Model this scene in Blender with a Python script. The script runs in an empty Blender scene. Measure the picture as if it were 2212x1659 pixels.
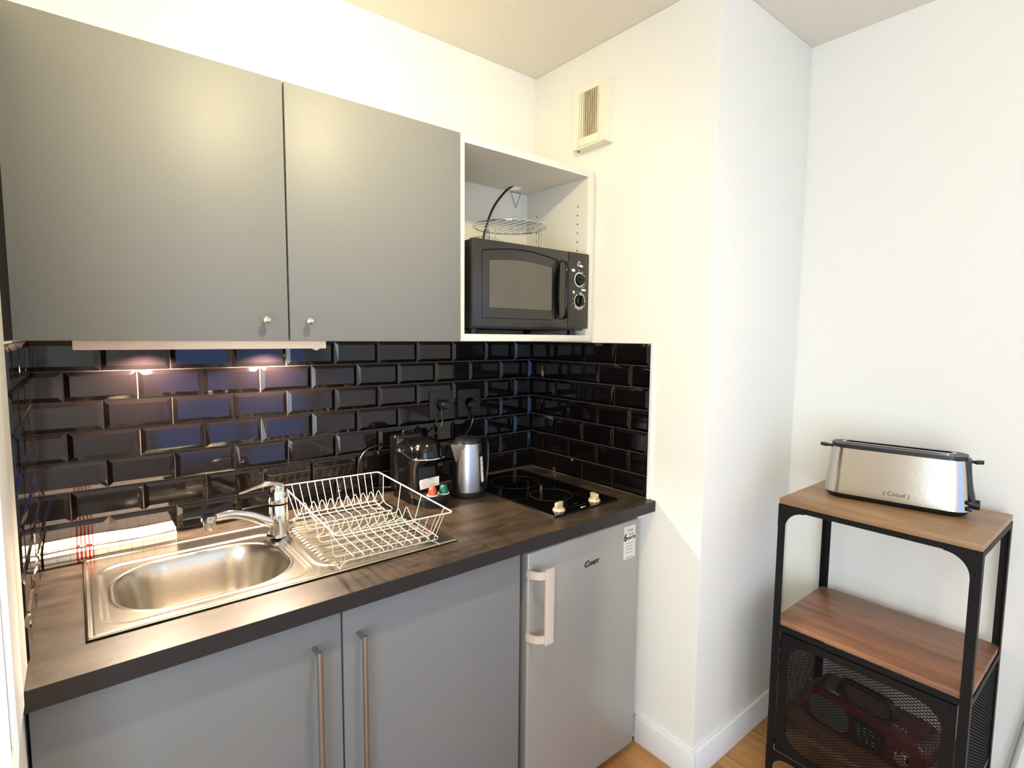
import bpy, bmesh, math, random
from mathutils import Vector, Matrix, noise
R = math.radians
random.seed(7)
sc = bpy.context.scene
COL = sc.collection

# ---------------------------------------------------------------- camera
CAM = Vector((-1.5179, -1.7367, 1.4529))
cd = bpy.data.cameras.new('camera'); cam = bpy.data.objects.new('camera', cd); COL.objects.link(cam)
cd.sensor_fit = 'HORIZONTAL'; cd.sensor_width = 36.0; cd.lens = 36.0*1163.8/2212; cd.clip_start = 0.01
_f = Vector((0.62775389, 0.77355341, -0.08683416)); _r = Vector((0.77692335, -0.62953826, 0.00846656)); _u = _r.cross(_f)
cam.matrix_world = Matrix(((_r.x, _u.x, -_f.x, CAM.x), (_r.y, _u.y, -_f.y, CAM.y), (_r.z, _u.z, -_f.z, CAM.z), (0, 0, 0, 1)))
sc.camera = cam

# ---------------------------------------------------------------- view, sky, window light, exposure
sc.view_settings.view_transform = 'Standard'; sc.view_settings.look = 'None'
sc.view_settings.gamma = 1.0; sc.view_settings.use_curve_mapping = False
sc.view_settings.exposure = 0.1
SKY = 8.6; LAMP_KITCHEN = 60; LAMP_ROOM = 8; SPOT = 60
w = bpy.data.worlds.new('sky'); sc.world = w; w.use_nodes = True
bg = w.node_tree.nodes['Background']; bg.inputs[0].default_value = (0.74, 0.88, 1.0, 1); bg.inputs[1].default_value = SKY
WINX0, WINX1, WINZ0, WINZ1, ROOM_Y = -0.95, 0.50, 0.12, 2.15, -4.3
XW, DY0W, DY1W, DZ1W = -2.6, -4.1, -2.0, 1.95          # glazed balcony door in the west wall
def portal(loc, rot, sx, sy):
    pl = bpy.data.lights.new('window_portal', 'AREA'); pl.shape = 'RECTANGLE'; pl.size = sx; pl.size_y = sy; pl.cycles.is_portal = True
    po = bpy.data.objects.new('window_portal', pl); COL.objects.link(po); po.location = loc; po.rotation_euler = rot
portal(((WINX0+WINX1)/2, ROOM_Y-0.02, (WINZ0+WINZ1)/2), (R(90), 0, 0), WINX1-WINX0, WINZ1-WINZ0)      # shines +y, into the room
portal((XW-0.02, (DY0W+DY1W)/2, (WINZ0+DZ1W)/2), (R(90), 0, R(-90)), DY1W-DY0W, DZ1W-WINZ0)          # shines +x

# ---------------------------------------------------------------- dimensions (metres); kitchen corner at the origin
H = 2.504; W = -1.609; D = -0.65; ZC = 0.900; CT = 0.0368
ZT = 1.4344; RP = 0.0763; TP = 0.152
YRET = -0.8268; XE = 0.6087

# ---------------------------------------------------------------- materials
def s2l(c): return tuple(((x/255)/12.92 if x/255 <= 0.04045 else ((x/255+0.055)/1.055)**2.4) for x in c)
MATS = {}
def mat(name, rgb, rough=0.5, metal=0.0, spec=0.5, bump=0.0, bscale=200.0, vary=None, vscale=(8, 8, 8), emit=None, coat=0.0, aniso=None):
    """rgb = sRGB; vary = second sRGB colour mixed in by noise; bump = fine noise bump; aniso = stretch of brushed bump"""
    if name in MATS: return MATS[name]
    m = bpy.data.materials.new(name); m.use_nodes = True; nt = m.node_tree; b = nt.nodes['Principled BSDF']
    b.inputs['Base Color'].default_value = (*s2l(rgb), 1); b.inputs['Roughness'].default_value = rough
    b.inputs['Metallic'].default_value = metal; b.inputs['Specular IOR Level'].default_value = spec
    b.inputs['Coat Weight'].default_value = coat
    tc = nt.nodes.new('ShaderNodeTexCoord')
    if vary:
        mp = nt.nodes.new('ShaderNodeMapping'); mp.inputs['Scale'].default_value = vscale
        nz = nt.nodes.new('ShaderNodeTexNoise'); nz.inputs['Scale'].default_value = 1.0; nz.inputs['Detail'].default_value = 6; nz.inputs['Roughness'].default_value = 0.62
        cr = nt.nodes.new('ShaderNodeValToRGB'); cr.color_ramp.elements[0].position = 0.35; cr.color_ramp.elements[1].position = 0.68
        cr.color_ramp.elements[0].color = (*s2l(rgb), 1); cr.color_ramp.elements[1].color = (*s2l(vary), 1)
        nt.links.new(tc.outputs['Object'], mp.inputs[0]); nt.links.new(mp.outputs[0], nz.inputs['Vector'])
        nt.links.new(nz.outputs['Fac'], cr.inputs[0]); nt.links.new(cr.outputs[0], b.inputs['Base Color'])
    if bump:
        mp = nt.nodes.new('ShaderNodeMapping'); mp.inputs['Scale'].default_value = aniso or (1, 1, 1)
        nz = nt.nodes.new('ShaderNodeTexNoise'); nz.inputs['Scale'].default_value = bscale; nz.inputs['Detail'].default_value = 3
        bp = nt.nodes.new('ShaderNodeBump'); bp.inputs['Strength'].default_value = bump; bp.inputs['Distance'].default_value = 0.002
        nt.links.new(tc.outputs['Object'], mp.inputs[0]); nt.links.new(mp.outputs[0], nz.inputs['Vector'])
        nt.links.new(nz.outputs['Fac'], bp.inputs['Height']); nt.links.new(bp.outputs[0], b.inputs['Normal'])
    if emit:
        b.inputs['Emission Color'].default_value = (*emit[0], 1); b.inputs['Emission Strength'].default_value = emit[1]
    MATS[name] = m; return m

def wood(name, dark, light, rough, plank=None, along='y', scale=6.0):
    m = bpy.data.materials.new(name); m.use_nodes = True; nt = m.node_tree; b = nt.nodes['Principled BSDF']; L = nt.links.new
    tc = nt.nodes.new('ShaderNodeTexCoord'); mp = nt.nodes.new('ShaderNodeMapping')
    mp.inputs['Scale'].default_value = (scale*2.2, scale*0.25, scale) if along == 'y' else (scale*0.25, scale*2.2, scale)
    nz = nt.nodes.new('ShaderNodeTexNoise'); nz.inputs['Scale'].default_value = 1.0; nz.inputs['Detail'].default_value = 8; nz.inputs['Distortion'].default_value = 1.2
    wv = nt.nodes.new('ShaderNodeTexNoise'); wv.inputs['Scale'].default_value = 7.0; wv.inputs['Detail'].default_value = 2
    mx = nt.nodes.new('ShaderNodeMath'); mx.operation = 'MULTIPLY_ADD'; mx.inputs[1].default_value = 0.3
    cr = nt.nodes.new('ShaderNodeValToRGB'); cr.color_ramp.elements[0].position = 0.42; cr.color_ramp.elements[1].position = 0.92
    cr.color_ramp.elements[0].color = (*s2l(dark), 1); cr.color_ramp.elements[1].color = (*s2l(light), 1)
    L(tc.outputs['Object'], mp.inputs[0]); L(mp.outputs[0], nz.inputs['Vector']); L(mp.outputs[0], wv.inputs['Vector'])
    L(wv.outputs['Fac'], mx.inputs[0]); L(nz.outputs['Fac'], mx.inputs[2]); L(mx.outputs[0], cr.inputs[0])
    out = cr.outputs[0]
    if plank:
        bk = nt.nodes.new('ShaderNodeTexBrick'); bk.offset = 0.37
        mp2 = nt.nodes.new('ShaderNodeMapping'); mp2.inputs['Rotation'].default_value = (0, 0, R(plank[2]))
        bk.inputs['Scale'].default_value = 1.0; bk.inputs['Brick Width'].default_value = plank[0]; bk.inputs['Row Height'].default_value = plank[1]
        bk.inputs['Mortar Size'].default_value = 0.0015; bk.inputs['Color1'].default_value = (1, 1, 1, 1); bk.inputs['Color2'].default_value = (0.78, 0.76, 0.74, 1); bk.inputs['Mortar'].default_value = (0.35, 0.3, 0.25, 1)
        mm = nt.nodes.new('ShaderNodeMix'); mm.data_type = 'RGBA'; mm.blend_type = 'MULTIPLY'; mm.inputs[0].default_value = 1.0
        L(tc.outputs['Object'], mp2.inputs[0]); L(mp2.outputs[0], bk.inputs['Vector']); L(out, mm.inputs[6]); L(bk.outputs['Color'], mm.inputs[7]); out = mm.outputs[2]
    L(out, b.inputs['Base Color']); b.inputs['Roughness'].default_value = rough
    return m

M_WALL = mat('wall_paint', (244, 241, 233), 0.9, bump=0.35, bscale=260)
M_CEIL = mat('ceiling_paint', (232, 226, 214), 0.95, bump=0.8, bscale=160)
M_TRIM = mat('white_trim', (236, 236, 236), 0.4)
M_FLOOR = wood('oak_floor', (150, 98, 50), (205, 152, 92), 0.42, plank=(1.2, 0.19, 90), along='y', scale=5)
M_TILE = mat('black_glazed_tile', (13, 9, 10), 0.07, spec=0.4, bump=0.05, bscale=18)
M_GROUT = mat('grey_grout', (94, 87, 83), 0.9)
M_CAB = mat('grey_cabinet_front', (120, 120, 121), 0.5, bump=0.05, bscale=500)
M_CABIN = mat('white_melamine', (226, 220, 208), 0.5)
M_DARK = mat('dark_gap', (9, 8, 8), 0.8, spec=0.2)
M_WORK = mat('dark_worktop_laminate', (34, 29, 26), 0.40, vary=(76, 63, 51), vscale=(7, 18, 9), bump=0.08, bscale=300)
M_STEEL = mat('brushed_steel', (196, 190, 180), 0.24, metal=1.0, bump=0.05, bscale=60, aniso=(1, 14, 14))
M_STEELZ = mat('brushed_steel_vertical', (176, 176, 177), 0.30, metal=1.0, bump=0.05, bscale=60, aniso=(14, 14, 0.6))
M_CHROME = mat('chrome', (222, 222, 224), 0.06, metal=1.0)
M_WHITEWIRE = mat('white_coated_wire', (206, 202, 194), 0.25, spec=0.7)
M_BLACKGLOSS = mat('black_gloss_plastic', (8, 8, 9), 0.16, spec=0.35)
M_BLACK = mat('black_plastic', (22, 22, 23), 0.38)
M_MICRO = mat('black_microwave_front', (38, 35, 31), 0.28, spec=0.6)
M_GLASSDK = mat('dark_door_glass', (78, 74, 64), 0.08, spec=0.8)
M_WHITE = mat('white_print', (235, 232, 225), 0.5)
M_RUBBER = mat('black_cable', (10, 10, 11), 0.35)
M_FRIDGE = mat('silver_fridge_door', (166, 163, 158), 0.34, metal=0.35, bump=0.04, bscale=600)
M_FRHAND = mat('beige_grey_handle', (205, 188, 176), 0.4)
M_METBLK = mat('black_painted_metal', (11, 11, 13), 0.55, spec=0.3)
M_MESH = mat('black_expanded_metal', (13, 13, 15), 0.55, spec=0.3)
M_SHELFWD = wood('warm_shelf_wood', (118, 78, 56), (166, 120, 90), 0.4, along='y', scale=7)
M_TOPWD = wood('light_top_wood', (142, 106, 74), (180, 142, 104), 0.4, along='y', scale=7)
M_VENT = mat('ivory_vent_plastic', (240, 234, 214), 0.5)
M_VENTDIRT = mat('dusty_vent_slats', (176, 160, 130), 0.8, vary=(214, 200, 168), vscale=(30, 60, 14))
M_LIGHTBOX = mat('cream_lamp_housing', (238, 220, 198), 0.4)
M_RED = mat('dark_red_plastic', (98, 14, 22), 0.25, coat=0.3)
M_GREY = mat('grey_perforated_panel', (84, 82, 80), 0.5)
M_FOILR = mat('red_capsule_foil', (202, 84, 62), 0.3, metal=0.5)
M_FOILG = mat('green_capsule_foil', (30, 98, 86), 0.3, metal=0.5)
M_PAPER = mat('white_paper', (228, 226, 224), 0.7)
M_HOB = mat('black_ceramic_glass', (6, 6, 7), 0.05, spec=0.5)
M_HOBLINE = mat('hob_print_grey', (62, 62, 62), 0.4)
M_KNOBC = mat('champagne_knob', (214, 196, 166), 0.28, metal=0.4)
M_INK = mat('black_ink', (22, 22, 26), 0.5)
M_GREYPRINT = mat('grey_print', (120, 118, 116), 0.6)
M_STK = mat('pale_sticker', (214, 210, 200), 0.5)
M_POLE = mat('pale_grey_pole', (176, 180, 176), 0.4)
M_HALO = mat('halogen_glass', (255, 240, 210), 0.3, emit=((1.0, 0.72, 0.46), 25.0))

def towel_mat():
    m = bpy.data.materials.new('checked_tea_towel'); m.use_nodes = True; nt = m.node_tree; b = nt.nodes['Principled BSDF']; L = nt.links.new
    b.inputs['Roughness'].default_value = 0.95
    tc = nt.nodes.new('ShaderNodeTexCoord'); sp = nt.nodes.new('ShaderNodeSeparateXYZ'); L(tc.outputs['UV'], sp.inputs[0])
    def math_(op, a, bb=None):
        n = nt.nodes.new('ShaderNodeMath'); n.operation = op
        if hasattr(a, 'links'): L(a, n.inputs[0])
        else: n.inputs[0].default_value = a
        if bb is not None:
            if hasattr(bb, 'links'): L(bb, n.inputs[1])
            else: n.inputs[1].default_value = bb
        return n.outputs[0]
    u, v = sp.outputs[0], sp.outputs[1]            # metres along and around the cloth
    gu = math_('LESS_THAN', math_('FRACT', math_('DIVIDE', u, 0.024)), 0.07)
    gv = math_('LESS_THAN', math_('FRACT', math_('DIVIDE', v, 0.024)), 0.07)
    grid = math_('MAXIMUM', gu, gv)
    band = math_('MULTIPLY', math_('GREATER_THAN', u, 0.060), math_('LESS_THAN', u, 0.094))
    red = math_('MULTIPLY', band, math_('LESS_THAN', math_('FRACT', math_('DIVIDE', math_('SUBTRACT', u, 0.060), 0.0078)), 0.5))
    c1 = nt.nodes.new('ShaderNodeMix'); c1.data_type = 'RGBA'; c1.inputs[6].default_value = (*s2l((240, 234, 226)), 1); c1.inputs[7].default_value = (*s2l((186, 140, 130)), 1)
    L(math_('MULTIPLY', grid, 0.55), c1.inputs[0])
    c2 = nt.nodes.new('ShaderNodeMix'); c2.data_type = 'RGBA'; c2.inputs[7].default_value = (*s2l((196, 60, 58)), 1)
    L(c1.outputs[2], c2.inputs[6]); L(red, c2.inputs[0]); L(c2.outputs[2], b.inputs['Base Color'])
    return m
M_TOWEL = towel_mat()

def glass_mat(nm, tint):
    m = bpy.data.materials.new(nm); m.use_nodes = True; nt = m.node_tree; nt.nodes.clear()
    o = nt.nodes.new('ShaderNodeOutputMaterial'); mx = nt.nodes.new('ShaderNodeMixShader'); t = nt.nodes.new('ShaderNodeBsdfTransparent'); g = nt.nodes.new('ShaderNodeBsdfGlossy')
    t.inputs[0].default_value = (*tint, 1); g.inputs['Roughness'].default_value = 0.02; mx.inputs[0].default_value = 0.06
    nt.links.new(t.outputs[0], mx.inputs[1]); nt.links.new(g.outputs[0], mx.inputs[2]); nt.links.new(mx.outputs[0], o.inputs[0]); return m
M_GLASS = glass_mat('window_glass', (1, 1, 1)); M_GLASSMID = glass_mat('half_dimmed_window_glass', (0.55, 0.58, 0.62)); M_GLASSTINT = glass_mat('dimmed_window_glass', (0.34, 0.41, 0.58))  # pane tints added to dim the daylight and its reflection

# ---------------------------------------------------------------- object helpers
WM = {}
def tag(o, label=None, cat=None, group=None, kind=None):
    if label: o['label'] = label
    if cat: o['category'] = cat
    if group: o['group'] = group
    if kind: o['kind'] = kind
    return o
def thing(name, label, cat, loc=(0, 0, 0), rz=0.0, group=None):
    o = bpy.data.objects.new(name, None); COL.objects.link(o); o.empty_display_size = 0.05
    o.location = loc; o.rotation_euler = (0, 0, rz)
    WM[o] = Matrix.Translation(loc) @ Matrix.Rotation(rz, 4, 'Z')
    return tag(o, label, cat, group)

def rr(cx, cy, w, h, r, n=6):
    """rounded rectangle, counter-clockwise, 4*(n+1) points"""
    r = min(r, w/2-1e-5, h/2-1e-5); P = []
    for k, (sx, sy) in enumerate(((1, 1), (-1, 1), (-1, -1), (1, -1))):
        for i in range(n+1):
            a = math.pi/2*(k+i/n); P.append((cx+sx*(w/2-r)+r*math.cos(a), cy+sy*(h/2-r)+r*math.sin(a)))
    return P
def circ(cx, cy, r, n=28, a0=0.0): return [(cx+r*math.cos(a0+2*math.pi*i/n), cy+r*math.sin(a0+2*math.pi*i/n)) for i in range(n)]

AX = {'x': lambda a, b, h: (h, a, b), 'y': lambda a, b, h: (a, h, b), 'z': lambda a, b, h: (a, b, h)}
class MB:
    def __init__(s): s.bm = bmesh.new(); s.uv = None
    def v(s, p): return s.bm.verts.new(p)
    def f(s, vs):
        try: return s.bm.faces.new(vs)
        except ValueError: return None
    def box(s, x0, x1, y0, y1, z0, z1, bev=0.0, seg=2):
        x0, x1 = sorted((x0, x1)); y0, y1 = sorted((y0, y1)); z0, z1 = sorted((z0, z1))
        V = [s.v((x, y, z)) for x in (x0, x1) for y in (y0, y1) for z in (z0, z1)]
        F = [s.f([V[i] for i in q]) for q in ((0, 1, 3, 2), (4, 6, 7, 5), (0, 4, 5, 1), (2, 3, 7, 6), (0, 2, 6, 4), (1, 5, 7, 3))]
        if bev:
            E = {e for f in F for e in f.edges}
            bmesh.ops.bevel(s.bm, geom=list(E), offset=bev, segments=seg, profile=0.5, affect='EDGES')
        return s
    def tube(s, pts, r, n=8, closed=False, cap=True):
        P = [Vector(p) for p in pts]; N = len(P); rings = []; ref = None
        for i in range(N):
            if closed: t = P[(i+1) % N]-P[i-1]
            else: t = P[min(i+1, N-1)]-P[max(i-1, 0)]
            t.normalize()
            if ref is None: ref = t.orthogonal().normalized()
            ref = (ref-t*ref.dot(t)).normalized(); b = t.cross(ref)
            rad = r[i] if isinstance(r, (list, tuple)) else r
            rings.append([s.v(P[i]+(ref*math.cos(2*math.pi*k/n)+b*math.sin(2*math.pi*k/n))*rad) for k in range(n)])
        for i in range(N if closed else N-1):
            A, B = rings[i], rings[(i+1) % N]
            off = 0
            if closed and i == N-1:
                off = min(range(n), key=lambda o: (A[0].co-B[o].co).length)
            for k in range(n): s.f((A[k], A[(k+1) % n], B[(k+1+off) % n], B[(k+off) % n]))
        if cap and not closed: s.f(rings[0][::-1]); s.f(rings[-1])
        return s
    def bar(s, p, q, r, n=8): return s.tube([p, q], r, n)
    def lathe(s, prof, c=(0, 0, 0), n=32, axis='z', sx=1.0, sy=1.0):
        rings = []
        for r, h in prof:
            if r < 1e-6: rings.append([s.v(tuple(Vector(AX[axis](0, 0, h))+Vector(c)))]); continue
            rings.append([s.v(tuple(Vector(AX[axis](r*sx*math.cos(2*math.pi*k/n), r*sy*math.sin(2*math.pi*k/n), h))+Vector(c))) for k in range(n)])
        for A, B in zip(rings, rings[1:]):
            if len(A) == 1 and len(B) == 1: continue
            for k in range(n):
                k2 = (k+1) % n
                if len(A) == 1: s.f((A[0], B[k2], B[k]))
                elif len(B) == 1: s.f((A[k], A[k2], B[0]))
                else: s.f((A[k], A[k2], B[k2], B[k]))
        if len(rings[0]) > 1: s.f(rings[0][::-1])
        if len(rings[-1]) > 1: s.f(rings[-1])
        return s
    def prism(s, poly, axis, h0, h1):
        A = [s.v(AX[axis](a, b, h0)) for a, b in poly]; B = [s.v(AX[axis](a, b, h1)) for a, b in poly]; n = len(poly)
        for k in range(n): s.f((A[k], A[(k+1) % n], B[(k+1) % n], B[k]))
        s.f(A[::-1]); s.f(B); return s
    def loft(s, rings, cap0=True, cap1=True):
        RR = [[s.v(p) for p in r] for r in rings]; n = len(RR[0])
        for A, B in zip(RR, RR[1:]):
            for k in range(n): s.f((A[k], A[(k+1) % n], B[(k+1) % n], B[k]))
        if cap0: s.f(RR[0][::-1])
        if cap1: s.f(RR[-1])
        return s
    def frame(s, outer, inner, axis, h0, h1):
        """flat plate with a hole: outer and inner loops of the same length"""
        n = len(outer); L = {}
        for nm, lp in (('o', outer), ('i', inner)):
            for k, h in ((0, h0), (1, h1)): L[nm, k] = [s.v(AX[axis](a, b, h)) for a, b in lp]
        for k in range(n):
            j = (k+1) % n
            s.f((L['o', 0][k], L['o', 0][j], L['o', 1][j], L['o', 1][k])); s.f((L['i', 0][j], L['i', 0][k], L['i', 1][k], L['i', 1][j]))
            s.f((L['o', 1][k], L['o', 1][j], L['i', 1][j], L['i', 1][k])); s.f((L['o', 0][j], L['o', 0][k], L['i', 0][k], L['i', 0][j]))
        return s
    def grid(s, fn, nu, nv):
        V = [[s.v(fn(i/nu, j/nv)) for j in range(nv+1)] for i in range(nu+1)]
        for i in range(nu):
            for j in range(nv): s.f((V[i][j], V[i+1][j], V[i+1][j+1], V[i][j+1]))
        return s
    def build(s, name, m, parent=None, local=False, smooth=38, label=None, fixn=True):
        if fixn: bmesh.ops.recalc_face_normals(s.bm, faces=s.bm.faces[:])
        M = WM[parent] if parent is not None else Matrix.Identity(4)
        if parent is not None and not local: s.bm.transform(M.inverted())
        me = bpy.data.meshes.new(name); s.bm.to_mesh(me); s.bm.free()
        me.materials.append(m)
        if smooth:
            me.polygons.foreach_set('use_smooth', [True]*len(me.polygons)); me.set_sharp_from_angle(angle=R(smooth))
        o = bpy.data.objects.new(name, me); COL.objects.link(o)
        if parent is not None: o.parent = parent
        WM[o] = M
        if label: o['label'] = label
        return o
def struct(name, mb, m, parent=None, smooth=38):
    o = mb.build(name, m, parent, smooth=smooth)
    if parent is None: o['kind'] = 'structure'
    return o
def bez(P, n=24):
    """Catmull-Rom through the points"""
    P = [Vector(p) for p in P]; Q = [2*P[0]-P[1]]+P+[2*P[-1]-P[-2]]; out = []
    segs = len(P)-1; m = max(2, n//segs)
    for i in range(segs):
        a, b, c, d = Q[i:i+4]
        for k in range(m):
            t = k/m; out.append(0.5*((2*b)+(c-a)*t+(2*a-5*b+4*c-d)*t*t+(3*b-a-3*c+d)*t**3))
    out.append(P[-1]); return out
def fillet(P, r, n=6, closed=False):
    """round the corners of a polyline"""
    P = [Vector(p) for p in P]; N = len(P); out = []
    for i in range(N):
        if not closed and i in (0, N-1): out.append(P[i]); continue
        a, b, c = P[i-1], P[i], P[(i+1) % N]; d1 = (a-b); d2 = (c-b); rr_ = min(r, d1.length*0.49, d2.length*0.49)
        p, q = b+d1.normalized()*rr_, b+d2.normalized()*rr_
        for k in range(n+1):
            t = k/n; out.append((1-t)**2*p+2*t*(1-t)*b+t*t*q)
    return out
def text(name, body, size, m, parent, loc, xdir, updir, extrude=0.0004, shear=0.0, local=False, label=None, bold=0.0):
    cu = bpy.data.curves.new(name, 'FONT'); cu.body = body; cu.size = size; cu.extrude = extrude; cu.shear = shear; cu.offset = bold; cu.align_x = 'CENTER'; cu.resolution_u = 3
    t = bpy.data.objects.new('lettering_source', cu); COL.objects.link(t); bpy.context.view_layer.update()
    me = bpy.data.meshes.new_from_object(t.evaluated_get(bpy.context.evaluated_depsgraph_get()))
    bpy.data.objects.remove(t); bpy.data.curves.remove(cu)
    x = Vector(xdir).normalized(); u = Vector(updir).normalized(); z = x.cross(u)
    T = Matrix(((x.x, u.x, z.x, loc[0]), (x.y, u.y, z.y, loc[1]), (x.z, u.z, z.z, loc[2]), (0, 0, 0, 1)))
    me.transform(T if local else WM[parent].inverted() @ T); me.materials.clear(); me.materials.append(m); me.name = name
    o = bpy.data.objects.new(name, me); COL.objects.link(o); o.parent = parent; WM[o] = WM[parent]
    if label: o['label'] = label
    return o

# ================================================================ ROOM
b = MB(); b.box(XW-0.1, XE+0.1, ROOM_Y-0.1, 0.1, -0.1, 0.0); floor = struct('floor', b, M_FLOOR)
b = MB(); b.box(XW-0.1, XE+0.1, ROOM_Y-0.1, 0.1, H, H+0.1); struct('ceiling', b, M_CEIL)
b = MB(); b.box(W-0.1, 0.0, 0.0, 0.1, 0, H); wall_back = struct('wall_back', b, M_WALL)
# kitchen side wall + chase corner as one solid pier, outer corner at (0, YRET)
b = MB(); b.box(0.0, XE, YRET, 0.1, 0, H, bev=0.004); wall_right = struct('wall_right', b, M_WALL)
b = MB(); b.box(XE, XE+0.1, ROOM_Y, 0.1, 0, H); struct('wall_east', b, M_WALL)
b = MB(); b.box(W-0.1, W, -0.80, 0.0, 0, H); wall_left = struct('wall_left', b, M_WALL)
b = MB(); b.box(XW, W-0.1, -0.80, -0.70, 0, H); struct('wall_hall', b, M_WALL)
b = MB(); b.frame([(-0.70, H), (ROOM_Y, H), (ROOM_Y, 0), (-0.70, 0)], [(DY1W, DZ1W), (DY0W, DZ1W), (DY0W, WINZ0), (DY1W, WINZ0)], 'x', XW-0.1, XW); struct('wall_west', b, M_WALL)
OUT = [(XE, H), (XW, H), (XW, 0), (XE, 0)]; INN = [(WINX1, WINZ1), (WINX0, WINZ1), (WINX0, WINZ0), (WINX1, WINZ0)]
b = MB(); b.frame(OUT, INN, 'y', ROOM_Y-0.1, ROOM_Y); struct('wall_front', b, M_WALL)
def casement(axis, a0, a1, c, top, glass, nm, split=None):
    """two glazed leaves; c = plane of the frame"""
    b = MB(); m = (a0+a1)/2
    for p, q in ((a0, m), (m, a1)):
        b.frame([(q, top), (p, top), (p, WINZ0), (q, WINZ0)], [(q-0.05, top-0.05), (p+0.05, top-0.05), (p+0.05, WINZ0+0.07), (q-0.05, WINZ0+0.07)], axis, c-0.08, c-0.03)
        if split: b.box(*((p+0.05, q-0.05, c-0.075, c-0.035) if axis == 'y' else (c-0.075, c-0.035, p+0.05, q-0.05)), split-0.02, split+0.02)
    o = struct(nm, b, M_TRIM)
    for p, q in ((a0, m), (m, a1)):
        for z0, z1, g in (((WINZ0+0.072, split-0.022, glass), (split+0.022, top-0.052, M_GLASSMID)) if split else ((WINZ0+0.072, top-0.052, glass),)):
            b = MB()
            if axis == 'y': b.box(p+0.052, q-0.052, c-0.058, c-0.052, z0, z1)
            else: b.box(c-0.058, c-0.052, p+0.052, q-0.052, z0, z1)
            b.build('window_pane', g, o)
casement('y', WINX0, WINX1, ROOM_Y, WINZ1, M_GLASSTINT, 'window_1', split=1.36)  # unseen window; pane split and tints added to shape the daylight
casement('x', DY0W, DY1W, XW, DZ1W, M_GLASS, 'window_2')
# baseboards
BH = 0.098
b = MB(); b.box(-0.013, 0, YRET-0.013, -0.600, 0, BH, bev=0.002); struct('baseboard_right', b, M_TRIM)
b = MB(); b.box(0.0, XE, YRET-0.013, YRET, 0, BH, bev=0.002); struct('baseboard_return', b, M_TRIM)
b = MB(); b.box(XE-0.013, XE, -3.0, YRET-0.013, 0, BH, bev=0.002); struct('baseboard_east', b, M_TRIM)

# ---------------------------------------------------------------- bevelled metro tiles
def tiles(u0, u1, offs, place, wall):
    """u runs along the wall; offs(row) gives a joint position; place(u, z, d) -> point at d in front of the wall"""
    g = 0.0012; tb = MB()
    for row in range(8):
        zt = ZT-RP*row; zb = max(zt-RP, ZC+0.0005)
        if zt-zb < 0.01: continue
        j = offs(row); k0 = math.floor((u0-j)/TP)-1
        for k in range(k0, k0+20):
            a, c = max(u0, j+TP*k), min(u1, j+TP*(k+1))
            if c-a < 0.012: continue
            bv = 0.0125
            o = [(a+g, zb+g), (c-g, zb+g), (c-g, zt-g), (a+g, zt-g)]
            ba = bv if a > u0+1e-6 else 0.003; bc = bv if c < u1-1e-6 else 0.003
            t1 = random.uniform(-1, 1)*0.0004; t2 = random.uniform(-1, 1)*0.0004
            i = [(a+ba, zb+bv), (c-bc, zb+bv), (c-bc, zt-bv), (a+ba, zt-bv)]
            base = [tb.v(place(u, z, 0.0015)) for u, z in o]; ed = [tb.v(place(u, z, 0.004)) for u, z in o]
            ii = [tb.v(place(u, z, 0.0088+(t1 if q in (0, 1) else -t1)+(t2 if q in (0, 3) else -t2))) for q, (u, z) in enumerate(i)]
            for q in range(4):
                r = (q+1) % 4; tb.f((base[q], base[r], ed[r], ed[q])); tb.f((ed[q], ed[r], ii[r], ii[q]))
            tb.f(ii)
    tb.build('tiles', M_TILE, wall, smooth=0)
YTE = -0.618
b = MB(); b.box(W, 0, -0.0022, 0.0, ZC+0.0005, ZT); b.build('grout', M_GROUT, wall_back, smooth=0)
tiles(W, 0.0, lambda r: (-0.1003 if r % 2 == 0 else -0.1763), lambda u, z, d: (u, -d, z), wall_back)
b = MB(); b.box(-0.0022, 0, YTE, -0.0023, ZC+0.0005, ZT); b.build('grout', M_GROUT, wall_right, smooth=0)
tiles(YTE, -0.0045, lambda r: (-0.006 if r % 2 == 0 else -0.082), lambda u, z, d: (-d, u, z), wall_right)
b = MB(); b.box(W, W+0.0022, -0.575, -0.0023, ZC+0.0005, ZT); b.build('grout', M_GROUT, wall_left, smooth=0)
tiles(-0.575, -0.0045, lambda r: (-0.058 if r % 2 == 0 else -0.134), lambda u, z, d: (W+d, u, z), wall_left)
b = MB(); b.box(-0.0095, 0, YTE-0.009, YTE-0.0005, ZC+0.0005, ZT+0.002); struct('trim_1', b, M_TRIM)
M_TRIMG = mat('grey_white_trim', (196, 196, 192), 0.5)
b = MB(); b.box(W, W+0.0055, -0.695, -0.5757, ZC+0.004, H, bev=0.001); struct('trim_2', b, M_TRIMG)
b = MB(); b.box(W, W+0.0080, -0.798, -0.6960, ZC+0.002, H, bev=0.001); struct('trim_3', b, M_TRIM)
b = MB(); b.box(W, W+0.0016, -0.530, -0.352, 1.4392, 2.05); struct('wall_dark_strip', b, M_DARK)  # thin near-black strip on the left wall before the cabinet door

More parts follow.
